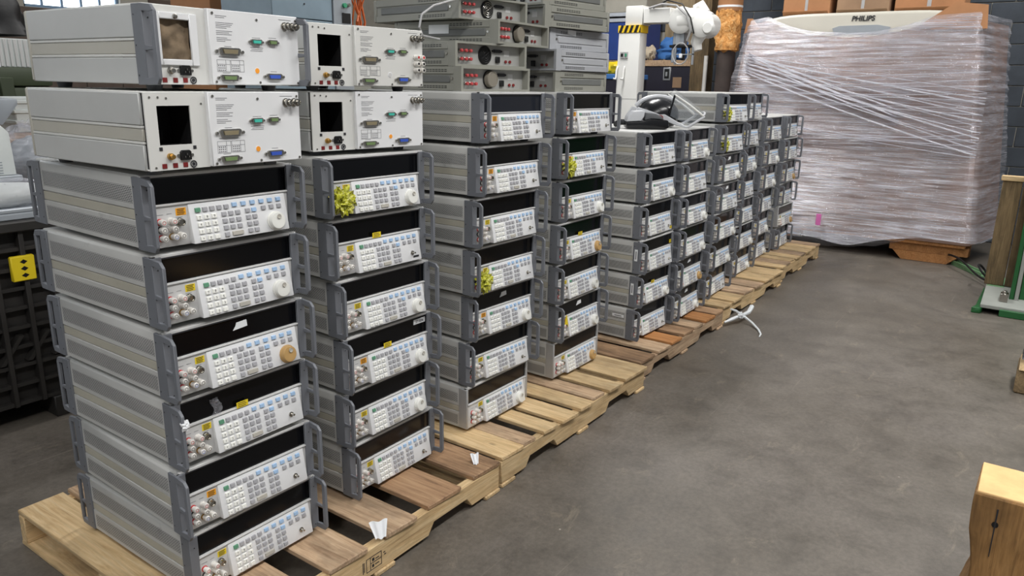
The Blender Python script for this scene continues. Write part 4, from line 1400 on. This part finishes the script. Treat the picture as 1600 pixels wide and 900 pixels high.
# white strap on the floor and paper scraps
g = G()
P0 = [(3.74, -0.12, 0.03), (3.80, -0.15, 0.045), (3.86, -0.175, 0.055), (3.90, -0.20, 0.045), (3.88, -0.26, 0.02), (3.80, -0.33, 0.006), (3.72, -0.37, 0.006), (3.66, -0.38, 0.006)]
P1 = [(3.80, -0.135, 0.11), (3.85, -0.155, 0.09), (3.90, -0.18, 0.05), (3.98, -0.20, 0.06), (4.04, -0.20, 0.085), (4.00, -0.18, 0.04)]
st = thing('plastic_strap', 'knotted white plastic strap hanging from pallet onto the floor', 'strap', (3.87, -0.212, 0))


def loc_(p):
    return (p[0] - 3.87, p[1] + 0.18, p[2])


part('strap_end', G().tube([loc_(p) for p in P0], [0.006, 0.012, 0.010, 0.010, 0.008, 0.007, 0.006, 0.003], 6), 'strap_white', st)
part('strap_end', G().tube([loc_(p) for p in P1], [0.006, 0.008, 0.012, 0.014, 0.016, 0.004], 6), 'strap_white', st)
part('knot', G().blob((0.0, 0.0, 0.058), (0.03, 0.018, 0.022), 14, 10, 0.5, 3, 2), 'strap_white', st)


def paper(name, label, loc, w, h, rz, tilt):
    def fn(u, v):
        return ((u - 0.5) * w * (0.6 + 0.5 * v), 0.003 * math.sin(u * 12), (v) * h + 0.003 * math.sin(u * 9))
    g_ = G().grid(fn, 16, 4)
    for i in range(5):
        x = (-0.3 + 0.14 * i) * w * 0.9
        g_.box(x, 0.0055, 0.2 * h, x + 0.04 * w, 0.0062, 0.8 * h, 1)
    o_ = part(name, g_, ['label_white', 'ink_grey'], None)
    o_.location = loc
    o_.rotation_euler = (tilt, 0, rz)
    return tag(o_, label, 'label')


paper('crumpled_label', 'crumpled white shipping label stuck to the nearest pallet edge', (0.515, -0.206, 0.1325), 0.055, 0.055, R(-30), R(-35))
paper('crumpled_label', 'small torn white label on the corner board of the nearest pallet', (1.075, -0.15, 0.1325), 0.030, 0.045, R(-40), R(-50))
stp = G()
for (x0, z0, x1, z1) in ((.545, .036, .547, .084), (.545, .082, .612, .084), (.545, .036, .612, .038), (.610, .036, .612, .084), (.562, .036, .564, .084), (.564, .060, .612, .062), (.530, .040, .533, .080), (.536, .044, .538, .078), (.620, .07, .628, .073), (.624, .062, .632, .065), (.57, .066, .58, .076), (.585, .068, .60, .071), (.57, .044, .578, .054), (.583, .048, .60, .051)):
    stp.box(x0, 0.0052, z0, x1, 0.0062, z1)
part('ink_stamp', stp, 'ink', p1, kind='stuff')

# ------------------------------------------------------------------ respirator helmet and its blower
hm = thing('face_shield_helmet', 'black and silver respirator helmet with raised clear visor, on the sixth stack', 'helmet', (3.30, 0.22, 0.121 + 6 * 0.1956), R(-54.9))
part('shell', G().blob((0.0, 0.02, 0.062), (0.115, 0.105, 0.088), 28, 18, 0.03, 2, 1, 0, 0.004), 'helmet_black', hm)
part('crown_ridge', G().tube([(-0.12 + 0.02 * i, 0.02, 0.066 + 0.092 * math.sqrt(max(0, 1 - ((-0.12 + 0.02 * i) / 0.135) ** 2))) for i in range(11)], 0.012, 8), 'helmet_grey', hm)
for s2 in (-1, 1):
    v0 = 0.02 + s2 * 0.098
    part('side_trim', G().prism([(-0.165, 0.045), (-0.125, 0.105), (-0.04, 0.080), (0.01, 0.062), (0.0, 0.022), (-0.10, 0.030)], 'y', v0 - 0.012, v0 + 0.012), 'helmet_grey', hm, 0.006, 2)
    fr = part('visor_frame', G().prism([(-0.015, 0.068), (0.02, 0.070), (0.085, 0.035), (0.14, 0.010), (0.150, 0.014), (0.232, 0.066), (0.236, 0.056), (0.155, -0.002 + 0.004), (0.13, 0.002), (0.07, 0.02), (0.015, 0.040), (0.005, 0.020), (-0.02, 0.03)], 'y', v0 - 0.009, v0 + 0.009), 'helmet_grey', hm, 0.003)
    part('visor_bar', G().tube([(0.068, v0, 0.168), (0.150, v0, 0.118), (0.226, v0, 0.064)], 0.006, 8), 'robot_white', hm)
    part('hinge', G().lathe((-0.005, v0, 0.050), (0, s2, 0), [(0, 0.018), (0.014, 0.017), (0.016, 0.012)], 14), 'switch_red' if s2 < 0 else 'helmet_grey', hm)
    part('visor_strut', G().tube([(0.068, v0, 0.168), (0.045, v0, 0.075)], 0.006, 8), 'helmet_black', hm)
part('visor', G().grid(lambda u, v: (0.068 + 0.158 * u + 0.03 * math.sin(math.pi * v) * 0.6, -0.078 + 0.196 * v, 0.168 - 0.104 * u + 0.03 * math.sin(math.pi * v)), 6, 14), 'clear_visor', hm)
part('visor', G().prism([(0.068, 0.166), (0.226, 0.064), (0.150, 0.016), (0.05, 0.062)], 'y', -0.0785, -0.077), 'clear_visor', hm)
part('visor_rim', G().tube([(0.226, -0.078, 0.064), (0.246, -0.03, 0.076), (0.250, 0.02, 0.080), (0.246, 0.07, 0.076), (0.226, 0.118, 0.064)], 0.006, 8), 'helmet_grey', hm)
bw = thing('respirator_blower', 'grey and black belt blower unit lying beside the helmet', 'respirator', (3.05, 0.185, 0.121 + 6 * 0.1956), R(-54.9))
part('base', G().prism([(-0.11, 0.004), (-0.115, 0.035), (-0.02, 0.040), (0.02, 0.052), (0.125, 0.046), (0.13, 0.008), (0.10, 0.0), (-0.09, 0.0)], 'y', -0.06, 0.06), 'helmet_black', bw, 0.010, 2)
part('cover', G().prism([(-0.113, 0.036), (-0.105, 0.062), (-0.075, 0.088), (-0.01, 0.092), (-0.015, 0.060), (-0.03, 0.041)], 'y', -0.058, 0.058), 'helmet_grey', bw, 0.008, 2)
part('battery', G().prism([(-0.01, 0.044), (-0.002, 0.082), (0.05, 0.078), (0.085, 0.066), (0.10, 0.049), (0.03, 0.053)], 'y', -0.05, 0.05), 'rubber_grey', bw, 0.006, 2)
part('hose', G().tube([(-0.10, 0.03, 0.03), (-0.125, 0.05, 0.03), (-0.145, 0.065, 0.024), (-0.16, 0.05, 0.018)], 0.015, 10), 'helmet_black', bw)

# ------------------------------------------------------------------ robot, cases and pipe behind the stacks
rb = thing('robot_arm', 'white jointed robot arm on a white post with hazard striped cap', 'robot', (6.3, 1.92, 0))
part('post', G().prism([(-0.10, -0.12), (-0.10, 0.12), (0.06, 0.12), (0.06, -0.12)], 'z', 0.0, 2.045), 'robot_white', rb, 0.012, 2)
cap = part('striped_cap', G().box(-0.105, -0.125, 2.0455, 0.065, 0.125, 2.115), 'hazard_yellow', rb)
for i in range(5):
    y = 0.122 - i * 0.056
    part('black_stripe', G().prism([(max(-.124, y - .005), 2.0456), (max(-.124, y - .035), 2.0456), (max(-.124, y - .06), 2.1149), (max(-.124, y - .03), 2.1149)], 'x', -0.1065, -0.104), 'black', cap)
part('switch_plate', G().box(-0.112, 0.00, 1.80, -0.1, 0.085, 1.86, 0).box(-0.116, 0.01, 1.815, -0.111, 0.03, 1.845, 1).box(-0.116, 0.05, 1.815, -0.111, 0.075, 1.845, 2), ['cable_grey', 'sticker_green', 'black'], rb)
for y in (0.03, 0.11):
    part('hook', G().tube([(-0.105, y, 1.72), (-0.125, y, 1.68), (-0.128, y, 1.62), (-0.14, y, 1.595), (-0.15, y + .02, 1.60)], 0.010, 8), 'robot_white', rb)
part('seam', G().box(-0.1015, -0.12, 1.40, -0.0995, 0.12, 1.404), 'cable_grey', rb)
part('turret', G().box(-0.09, -0.13, 2.1155, 0.10, 0.06, 2.30), 'robot_white', rb, 0.012, 2)
part('boom', G().box(-0.085, -0.42, 2.13, 0.07, -0.13, 2.27).box(-0.088, -0.145, 2.12, 0.075, -0.130, 2.28, 1), ['robot_white', 'black'], rb, 0.006)
part('shoulder', G().lathe((-0.10, -0.53, 2.15), (1, 0, 0), [(0, 0.09), (0.02, 0.125), (0.18, 0.125), (0.20, 0.09)], 24), 'robot_white', rb)
part('upper_arm', G().tube([(0.0, -0.50, 2.14), (0.0, -0.60, 2.15), (0.0, -0.70, 2.17), (0.0, -0.78, 2.13)], [0.11, 0.115, 0.10, 0.09], 16), 'robot_white', rb)
part('elbow', G().lathe((-0.12, -0.76, 2.10), (1, 0, 0), [(0, 0.07), (0.02, 0.115), (0.20, 0.115), (0.22, 0.08)], 24), 'robot_white', rb)
part('elbow_cap', G().lathe((-0.135, -0.825, 2.07), (1, 0, 0), [(0, 0.045), (0.02, 0.06), (0.05, 0.06)], 20), 'robot_white', rb)
part('motor', G().tube([(0.0, -0.74, 2.21), (0.0, -0.69, 2.28), (0.0, -0.64, 2.25)], [0.05, 0.055, 0.045], 14), 'robot_white', rb)
part('wrist', G().tube([(-0.02, -0.72, 2.04), (-0.02, -0.68, 1.94), (-0.02, -0.70, 1.87)], [0.07, 0.055, 0.045], 14), 'robot_white', rb)
part('tool_plate', G().box(-0.06, -0.66, 1.90, 0.04, -0.42, 1.925).box(-0.05, -0.57, 1.925, 0.03, -0.45, 2.04, 1), ['black', 'grey_metal'], rb, 0.004)
part('gripper_finger', G().box(-0.04, -0.47, 1.76, 0.0, -0.44, 1.90), 'grey_metal', rb, 0.003)
part('gripper_finger', G().box(-0.04, -0.57, 1.78, 0.0, -0.54, 1.90), 'black', rb, 0.003)
part('cable_loop', G().tube([(-0.10, -0.56 + 0.08 * math.cos(a_ * 0.5), 1.84 + 0.10 * math.sin(a_ * 0.5)) for a_ in range(13)], 0.006, 6, 0, True), 'cable_grey', rb)
part('tool_bracket', G().box(-0.07, -0.68, 1.83, -0.05, -0.50, 1.84).box(-0.07, -0.50, 1.74, -0.05, -0.485, 1.90).box(-0.07, -0.68, 1.74, -0.05, -0.665, 1.90), 'grey_metal', rb)
part('cable_plug', G().box(-0.11, -0.58, 1.80, -0.09, -0.55, 1.84), 'label_white', rb, 0.004)
part('tool_motor', G().cyl((-0.02, -0.50, 1.93), (0, 0, 1), 0.045, 0.12, 16), 'grey_metal', rb)
part('cable', G().tube([(-0.10, -0.20, 2.27), (-0.12, -0.35, 2.30), (-0.13, -0.50, 2.28), (-0.14, -0.62, 2.18), (-0.13, -0.66, 2.05), (-0.10, -0.62, 1.96)], 0.011, 8), 'cable_grey', rb)
part('cable', G().tube([(-0.09, -0.24, 2.27), (-0.13, -0.40, 2.33), (-0.14, -0.56, 2.29), (-0.15, -0.66, 2.16), (-0.12, -0.69, 2.02)], 0.007, 8), 'black', rb)

lc = thing('transit_case', 'dark navy transit case with recessed latches behind the robot', 'case', (7.75, 1.86, 0))
part('case_body', G().box(0, 0, 0.03, 0.55, 1.75, 1.78), 'case_navy', lc, 0.01)
part('edge_strip', G().box(-0.012, 0.0, 1.765, 0.03, 1.75, 1.835), 'wood_worn', lc, 0.003)
part('edge_strip', G().box(-0.012, -0.012, 0.0, 0.02, 0.03, 1.765), 'aluminium', lc, 0.003)
for y in (0.32, 1.03):
    lt = part('latch_dish', G().box(-0.008, y - 0.05, 1.60, 0.004, y + 0.05, 1.755), 'aluminium', lc, 0.006)
    part('latch', G().box(-0.013, y - 0.03, 1.625, -0.007, y + 0.03, 1.735, 0).box(-0.02, y - 0.012, 1.65, -0.012, y + 0.012, 1.70, 1), ['black', 'aluminium'], lt)
part('paper_label', G().box(-0.003, 0.13, 1.52, 0.002, 0.24, 1.64), 'cardboard_old', lc)
uc = thing('transit_case', 'bright blue transit case with pale edging on the navy case', 'case', (7.78, 2.52, 1.8355))
part('case_body', G().box(0, 0, 0, 0.45, 1.05, 0.45), 'case_blue', uc, 0.01)
for z in (0.45, 0.515):
    part('edge_strip', G().box(-0.012, -0.005, z, 0.45, 1.05, z + 0.045), 'aluminium', uc, 0.003)
part('lid', G().box(0.0, 0.0, 0.56, 0.45, 1.05, 0.80), 'concrete_wall', uc, 0.01)


def cloth(label, name, material, c, r_, seed, n=20):
    o_ = part(name, G().blob((0, 0, r_[2] * 0.9), r_, n, 14, 0.5, 2.6, seed, 0, 0.0), material, None)
    o_.location = c
    return tag(o_, label, name.replace('_', ' '))


cloth('crumpled blue cloth lying on the navy case behind the robot arm', 'blue_cloth', 'cloth_blue', (7.90, 2.18, 1.836), (0.10, 0.20, 0.13), 4)
cloth('rolled beige cloth beside the crumpled blue cloth', 'cloth_roll', 'cloth_beige', (7.80, 2.44, 1.836), (0.07, 0.065, 0.09), 8)
cloth('small yellow bag behind the white robot post', 'yellow_bag', 'latch_yellow', (7.0, 2.45, 1.66), (0.08, 0.16, 0.07), 9)
sp = thing('bag_crate', 'dark crate behind the robot post carrying the yellow bag', 'crate', (6.85, 2.20, 0))
part('crate_body', G().box(0, 0, 0.10, 0.40, 0.60, 1.60), 'case_navy', sp, 0.01)
part('crate_foot', G().box(0.02, 0.02, 0, 0.38, 0.58, 0.10), 'wood_dark', sp)
part('crate_lid', G().box(-0.01, -0.01, 1.60, 0.41, 0.61, 1.655), 'cloth_blue', sp, 0.006)

o = part('plywood_sheet', G().box(0, -0.32, -0.009, 2.9, 0.32, 0.009), 'plywood', None, 0.002)
o.location = (8.33, 2.18, 0.0)
o.rotation_euler = (0, R(-90), 0)
o.location.x = 8.325
tag(o, 'stained plywood sheet standing against the block wall', 'plywood')
o = part('timber_post', G().box(0, -0.10, -0.10, 3.6, 0.10, 0.10), 'wood_treated', None, 0.006)
o.location = (7.62, 1.70, 0)
o.rotation_euler = (0, R(-90), 0)
tag(o, 'square dark timber post beside the insulated pipe', 'post')
pi_ = thing('insulated_pipe', 'vertical pipe with torn orange insulation above dark bare pipe', 'pipe', (7.2, 1.27, 0))
part('bare_pipe', G().cyl((0, 0, 0), (0, 0, 1), 0.095, 3.9, 24), 'pipe_dark', pi_)


def ins(u, v):
    a_ = 2 * math.pi * u
    z = 1.90 + 0.42 * v + (0.05 * noise.noise(Vector((u * 9, 0, 0))) if v == 0 else 0)
    rr = 0.125 + 0.028 * noise.noise(Vector((math.cos(a_) * 2.2, math.sin(a_) * 2.2, z * 9))) + 0.012 * noise.noise(Vector((math.cos(a_) * 7, math.sin(a_) * 7, z * 26)))
    if v == 0:
        rr *= 0.8
    return (rr * math.cos(a_), rr * math.sin(a_), z)


part('torn_insulation', G().grid(ins, 40, 30), 'insulation', pi_, 0, 1, 'rough orange insulation')
part('insulation_jacket', G().lathe((0, 0, 2.30), (0, 0, 1), [(0, 0.122), (0.02, 0.128), (1.6, 0.128)], 24), 'cardboard', pi_)
part('tape_band', G().cyl((0, 0, 2.34), (0, 0, 1), 0.130, 0.02, 24), 'label_white', pi_)
o = part('conduit', G().cyl((0, 0, 0), (0, 0, 1), 0.022, 1.86, 12), 'pvc_white', None)
o.location = (7.2, 1.49, 0)
tag(o, 'thin white conduit beside the dark pipe', 'pipe')

# ------------------------------------------------------------------ stores behind the near stacks
bc = thing('bulk_container', 'black ribbed plastic bulk container behind the nearest stack', 'container', (-0.75, 1.82, 0))
CL = 1.42
part('wall_panel', G().box(0, 0.05, 0.10, CL, 1.0, 0.90), 'container_black', bc)
for i in range(13):
    x = 0.02 + i * (CL - 0.06) / 12
    part('upright_rib', G().box(x, 0.0, 0.10, x + 0.02, 0.05, 0.90), 'container_black', bc, 0.002)
for i in range(10):
    z = 0.10 + i * 0.0865
    part('cross_rib', G().box(0.0, 0.012, z, CL, 0.05, z + 0.018), 'container_black', bc, 0.002)
part('corner_column', G().box(CL - 0.10, -0.015, 0.08, CL, 0.06, 0.92), 'container_black', bc, 0.006)
part('top_rim', G().box(-0.01, -0.02, 0.88, CL + 0.01, 1.02, 0.925), 'container_black', bc, 0.006)
for x in (0.05, 0.62, CL - 0.22):
    part('runner', G().box(x, 0.0, 0.0, x + 0.16, 1.0, 0.10), 'container_black', bc, 0.004)
for i in range(4):
    x = 0.90 + i * 0.11
    part('brace_rib', G().prism([(x, 0.30), (x + 0.02, 0.30), (x + 0.11, 0.42), (x + 0.09, 0.42)], 'y', 0.006, 0.05), 'container_black', bc)
yl = part('latch_block', G().box(1.105, -0.012, 0.665, 1.20, 0.012, 0.775), 'latch_yellow', bc, 0.004, 1, 'yellow latch block')
for i in range(3):
    z = 0.69 + i * 0.03
    part('latch_slot', G().prism([(1.14, z), (1.155, z + 0.010), (1.17, z), (1.155, z - 0.010)], 'y', -0.0135, -0.010), 'black', yl)

TOPZ = 0.925
o = part('grey_tray', G().box(-0.55, -0.03, 0, 0.62, 0.95, 0.03).box(-0.55, -0.03, 0.03, 0.62, 0.0, 0.05), 'grey_metal', None, 0.005)
o.location = (0.0, 1.87, TOPZ)
tag(o, 'flat grey metal tray lying on the black bulk container', 'tray')
o = part('bubble_wrapped_bundle', G().blob((0, 0, 0.065), (0.42, 0.10, 0.075), 40, 16, 0.15, 6, 2, 0, 0.0).blob((0, 0, 0.063), (0.40, 0.085, 0.06), 20, 10, 0, 1, 0, 1, 0.002), ['bubble_wrap', 'light_plastic'], None)
o.location = (0.28, 1.97, TOPZ + 0.031)
tag(o, 'bundle in bubble wrap on the grey tray', 'bundle')
ins_ = thing('pale_instrument', 'pale green grey instrument with rounded corner behind the nearest stack', 'instrument', (-0.10, 2.12, TOPZ + 0.0305), 0)
part('base', G().box(0, -0.02, 0.10, 0.67, 0.42, 0.13), 'grey_metal', ins_, 0.004)
part('base_rail', G().box(0, -0.03, 0.0, 0.69, 0.44, 0.045).box(0.02, -0.01, 0.045, 0.66, 0.42, 0.10), 'grey_metal', ins_, 0.006)
part('housing', G().prism([(0.0, 0.13), (0.655, 0.13), (0.648, 0.32), (0.62, 0.352), (0.0, 0.36)], 'y', 0.0, 0.40), 'light_plastic', ins_, 0.008, 2)
gr_ = G()
for i in range(5):
    gr_.box(0.05, -0.003, 0.14 + i * 0.012, 0.60, 0.002, 0.144 + i * 0.012)
part('vent_grille', gr_, 'grey_metal', ins_, kind='stuff')
o = part('heap_carton', G().box(0, 0, 0, 0.40, 0.44, 0.955), 'cardboard_old', None, 0.006)
o.location = (0.68, 2.42, 0)
tag(o, 'tall brown carton under the heap of bubble wrap', 'box')
o = part('bubble_wrap_heap', G().blob((0, 0, 0.15), (0.19, 0.18, 0.17), 36, 22, 0.4, 5, 6, 0, 0.0).blob((0, 0, 0.13), (0.16, 0.15, 0.13), 20, 12, 0.2, 4, 6, 1, 0.002), ['bubble_wrap', 'grey_metal'], None)
o.location = (0.87, 2.66, 0.956)
tag(o, 'heap of bubble wrap behind the pale instrument', 'bubble wrap')
tb_ = thing('storage_bench', 'dark wooden bench behind the bulk container', 'bench', (-0.3, 2.36 + 0.55, 0))
part('bench_top', G().box(0, 0, 1.16, 2.0, 0.75, 1.20), 'wood_dark', tb_, 0.004)
for x in (0.05, 1.87):
    for y in (0.05, 0.62):
        part('leg', G().box(x, y, 0, x + 0.08, y + 0.08, 1.16), 'wood_dark', tb_, 0.004)
wi = thing('wedge_instrument', 'grey instrument with sloping underside on the dark bench', 'instrument', (0.30, 2.95, 1.2005))
part('housing', G().prism([(0, 0.06), (0.55, 0.06), (0.64, 0.17), (0.64, 0.20), (0, 0.20)], 'y', 0.0, 0.35), 'grey_metal', wi, 0.008, 2)
part('monitor', G().prism([(0, 0.205), (0.50, 0.205), (0.49, 0.31), (0, 0.31)], 'y', 0.05, 0.30), 'light_plastic', wi, 0.01, 2)
part('pedestal', G().box(0.05, 0.05, 0.0, 0.45, 0.30, 0.06), 'grey_metal', wi, 0.004)
wc = thing('white_crate', 'white ribbed plastic crate on the dark bench', 'crate', (1.02, 3.20, 1.2005))
part('crate_wall', G().box(0, 0, 0, 0.40, 0.30, 0.20), 'light_plastic', wc, 0.006)
for z in (0.05, 0.11, 0.165):
    part('rib', G().box(-0.008, -0.008, z, 0.408, 0.308, z + 0.02), 'light_plastic', wc, 0.003)
GC = ('bottom green case of the stack behind the bench', 'middle green case of the stack behind the bench', 'top green case of the stack behind the bench')
for i, lb in enumerate(GC):
    gc = thing('green_case', lb, 'case', (0.4, 3.95, 0.525 * i), 0, 'stacked green cases')
    part('shell', G().box(0, 0, 0.0, 1.18, 0.6, 0.40), 'army_green', gc, 0.03, 2)
    part('lid', G().box(-0.01, -0.01, 0.402, 1.19, 0.61, 0.5245), 'army_green', gc, 0.03, 2)
    for x in (0.25, 0.85):
        part('clasp', G().box(x, -0.03, 0.33, x + 0.08, -0.005, 0.46), 'army_green', gc, 0.004)
cw = thing('corrugated_panel_box', 'white ridged box standing on the green cases', 'box', (1.30, 4.05, 1.5755))
part('box_body', G().box(0.012, 0.0, 0, 0.30, 0.30, 0.185), 'light_plastic', cw, 0.003)
for i in range(9):
    part('ridge', G().box(0.02 + i * 0.031, -0.006, 0.004, 0.038 + i * 0.031, 0.0, 0.18), 'panel_grey', cw, 0.002)
part('corner_edge', G().box(0, -0.008, 0, 0.016, 0.02, 0.19), 'panel_white', cw)
o = part('small_carton', G().box(0, 0, 0, 0.40, 0.3, 0.17).box(0.02, -0.002, 0.075, 0.38, 0.0, 0.095), 'cardboard', None, 0.003)
o.location = (0.86, 4.05, 1.5755)
tag(o, 'small brown carton left of the white ridged box', 'box')


def bagf(u, v):
    a_ = 2 * math.pi * u
    rr = (0.24 - 0.10 * v) * (1 + 0.25 * noise.noise(Vector((math.cos(a_) * 1.7, math.sin(a_) * 1.7, v * 2.2)))) * (0.0 if v in (0, 1) else 1)
    return (1.3 * rr * math.cos(a_), 0.6 * rr * math.sin(a_), 0.33 * v)


o = part('black_bag', G().grid(bagf, 36, 16).tube([(0.24, -0.12, 0.08), (0.285, -0.17, 0.0), (0.28, -0.19, -0.06), (0.27, -0.19, -0.09)], [0.04, 0.03, 0.022, 0.018], 8), 'bag_black', None)
o.location = (1.33, 4.20, 1.768)
tag(o, 'black plastic bag slumped over the white ridged box', 'bag')

# tall items between the near stacks and the back wall
bl = thing('blue_grey_cabinet', 'tall blue grey steel cabinet behind the second nearest stack', 'cabinet', (2.40, 2.60, 0))
part('cabinet_body', G().box(0, 0, 0, 0.52, 0.55, 1.93).box(0, 0, 1.935, 0.52, 0.55, 2.5), 'blue_grey_metal', bl, 0.004)
part('screw', G().cyl((0.27, 0.0, 2.03), (0, -1, 0), 0.006, 0.004, 10), 'ink', bl)
part('side_panel', G().box(0.525, -0.01, 0, 0.70, 0.55, 2.5), 'grey_metal', bl, 0.004)
part('screen', G().box(0.60, -0.016, 1.93, 0.68, -0.008, 2.00), 'black', bl, 0.002)
part('connector', G().cyl((0.62, -0.01, 2.05), (0, -1, 0), 0.016, 0.02, 12, 0).cyl((0.66, -0.01, 2.055), (0, -1, 0), 0.012, 0.02, 12, 1), ['sticker_green', 'steel'], bl)
wr = thing('wire_bundle', 'tangle of orange wires hanging beside the blue grey cabinet', 'wires', (3.19, 2.62, 1.7))
for i in range(9):
    rr = random.Random(i)
    part('wire', G().tube([(rr.uniform(-.05, .06), rr.uniform(-.04, .04), 0.0), (rr.uniform(-.06, .07), rr.uniform(-.05, .05), 0.25), (rr.uniform(-.06, .07), rr.uniform(-.05, .05), 0.42), (rr.uniform(-.03, .05), rr.uniform(-.03, .03), 0.8)], 0.007, 6), 'cable_orange', wr)
wp = thing('wire_stand', 'grey instrument rack carrying the orange wires', 'rack', (3.11, 2.64, 0))
part('rack_body', G().box(0, 0.0, 0, 0.24, 0.45, 1.69), 'hp_grey', wp, 0.006)
part('rack_top', G().box(-0.005, -0.005, 1.69, 0.245, 0.455, 1.699), 'dark', wp)
for i, (h, lb) in enumerate(((0.72, 'bottom carton of the tall carton stack behind the cabinet'), (0.72, 'middle carton of the tall carton stack behind the cabinet'), (0.80, 'top brown carton of the tall carton stack behind the cabinet'))):
    o = part('tall_carton', G().box(0, 0, 0, 0.62, 0.5, h - 0.001), 'cardboard_old' if i < 2 else 'cardboard', None, 0.004)
    o.location = (2.48, 3.40, 0.72 * i)
    tag(o, lb, 'box', 'stacked tall cartons')

hm.scale = (1.1, 1.1, 1.12)
bw.scale = (1.0, 1.0, 1.12)
pts = [(1.72, 0.16, 1.868), (1.56, 0.17, 1.866), (1.42, 0.175, 1.862), (1.375, 0.18, 1.835), (1.25, 0.195, 1.80), (1.19, 0.20, 1.765), (1.176, 0.20, 1.72), (1.20, 0.205, 1.692), (1.31, 0.22, 1.686)]
tag(part('grey_cable', G().tube(pts, 0.0042, 8), 'cable_grey', None), 'thin grey cable hanging off the rack instruments on the third stack', 'cable')
for t_, c_ in ((load, (7.1, 0.0, 0.0)), (sk, (7.1, 0.0, 0.0))):
    t_.location = c_
    for ch in t_.children:
        ch.location = ch.location - Vector(c_)
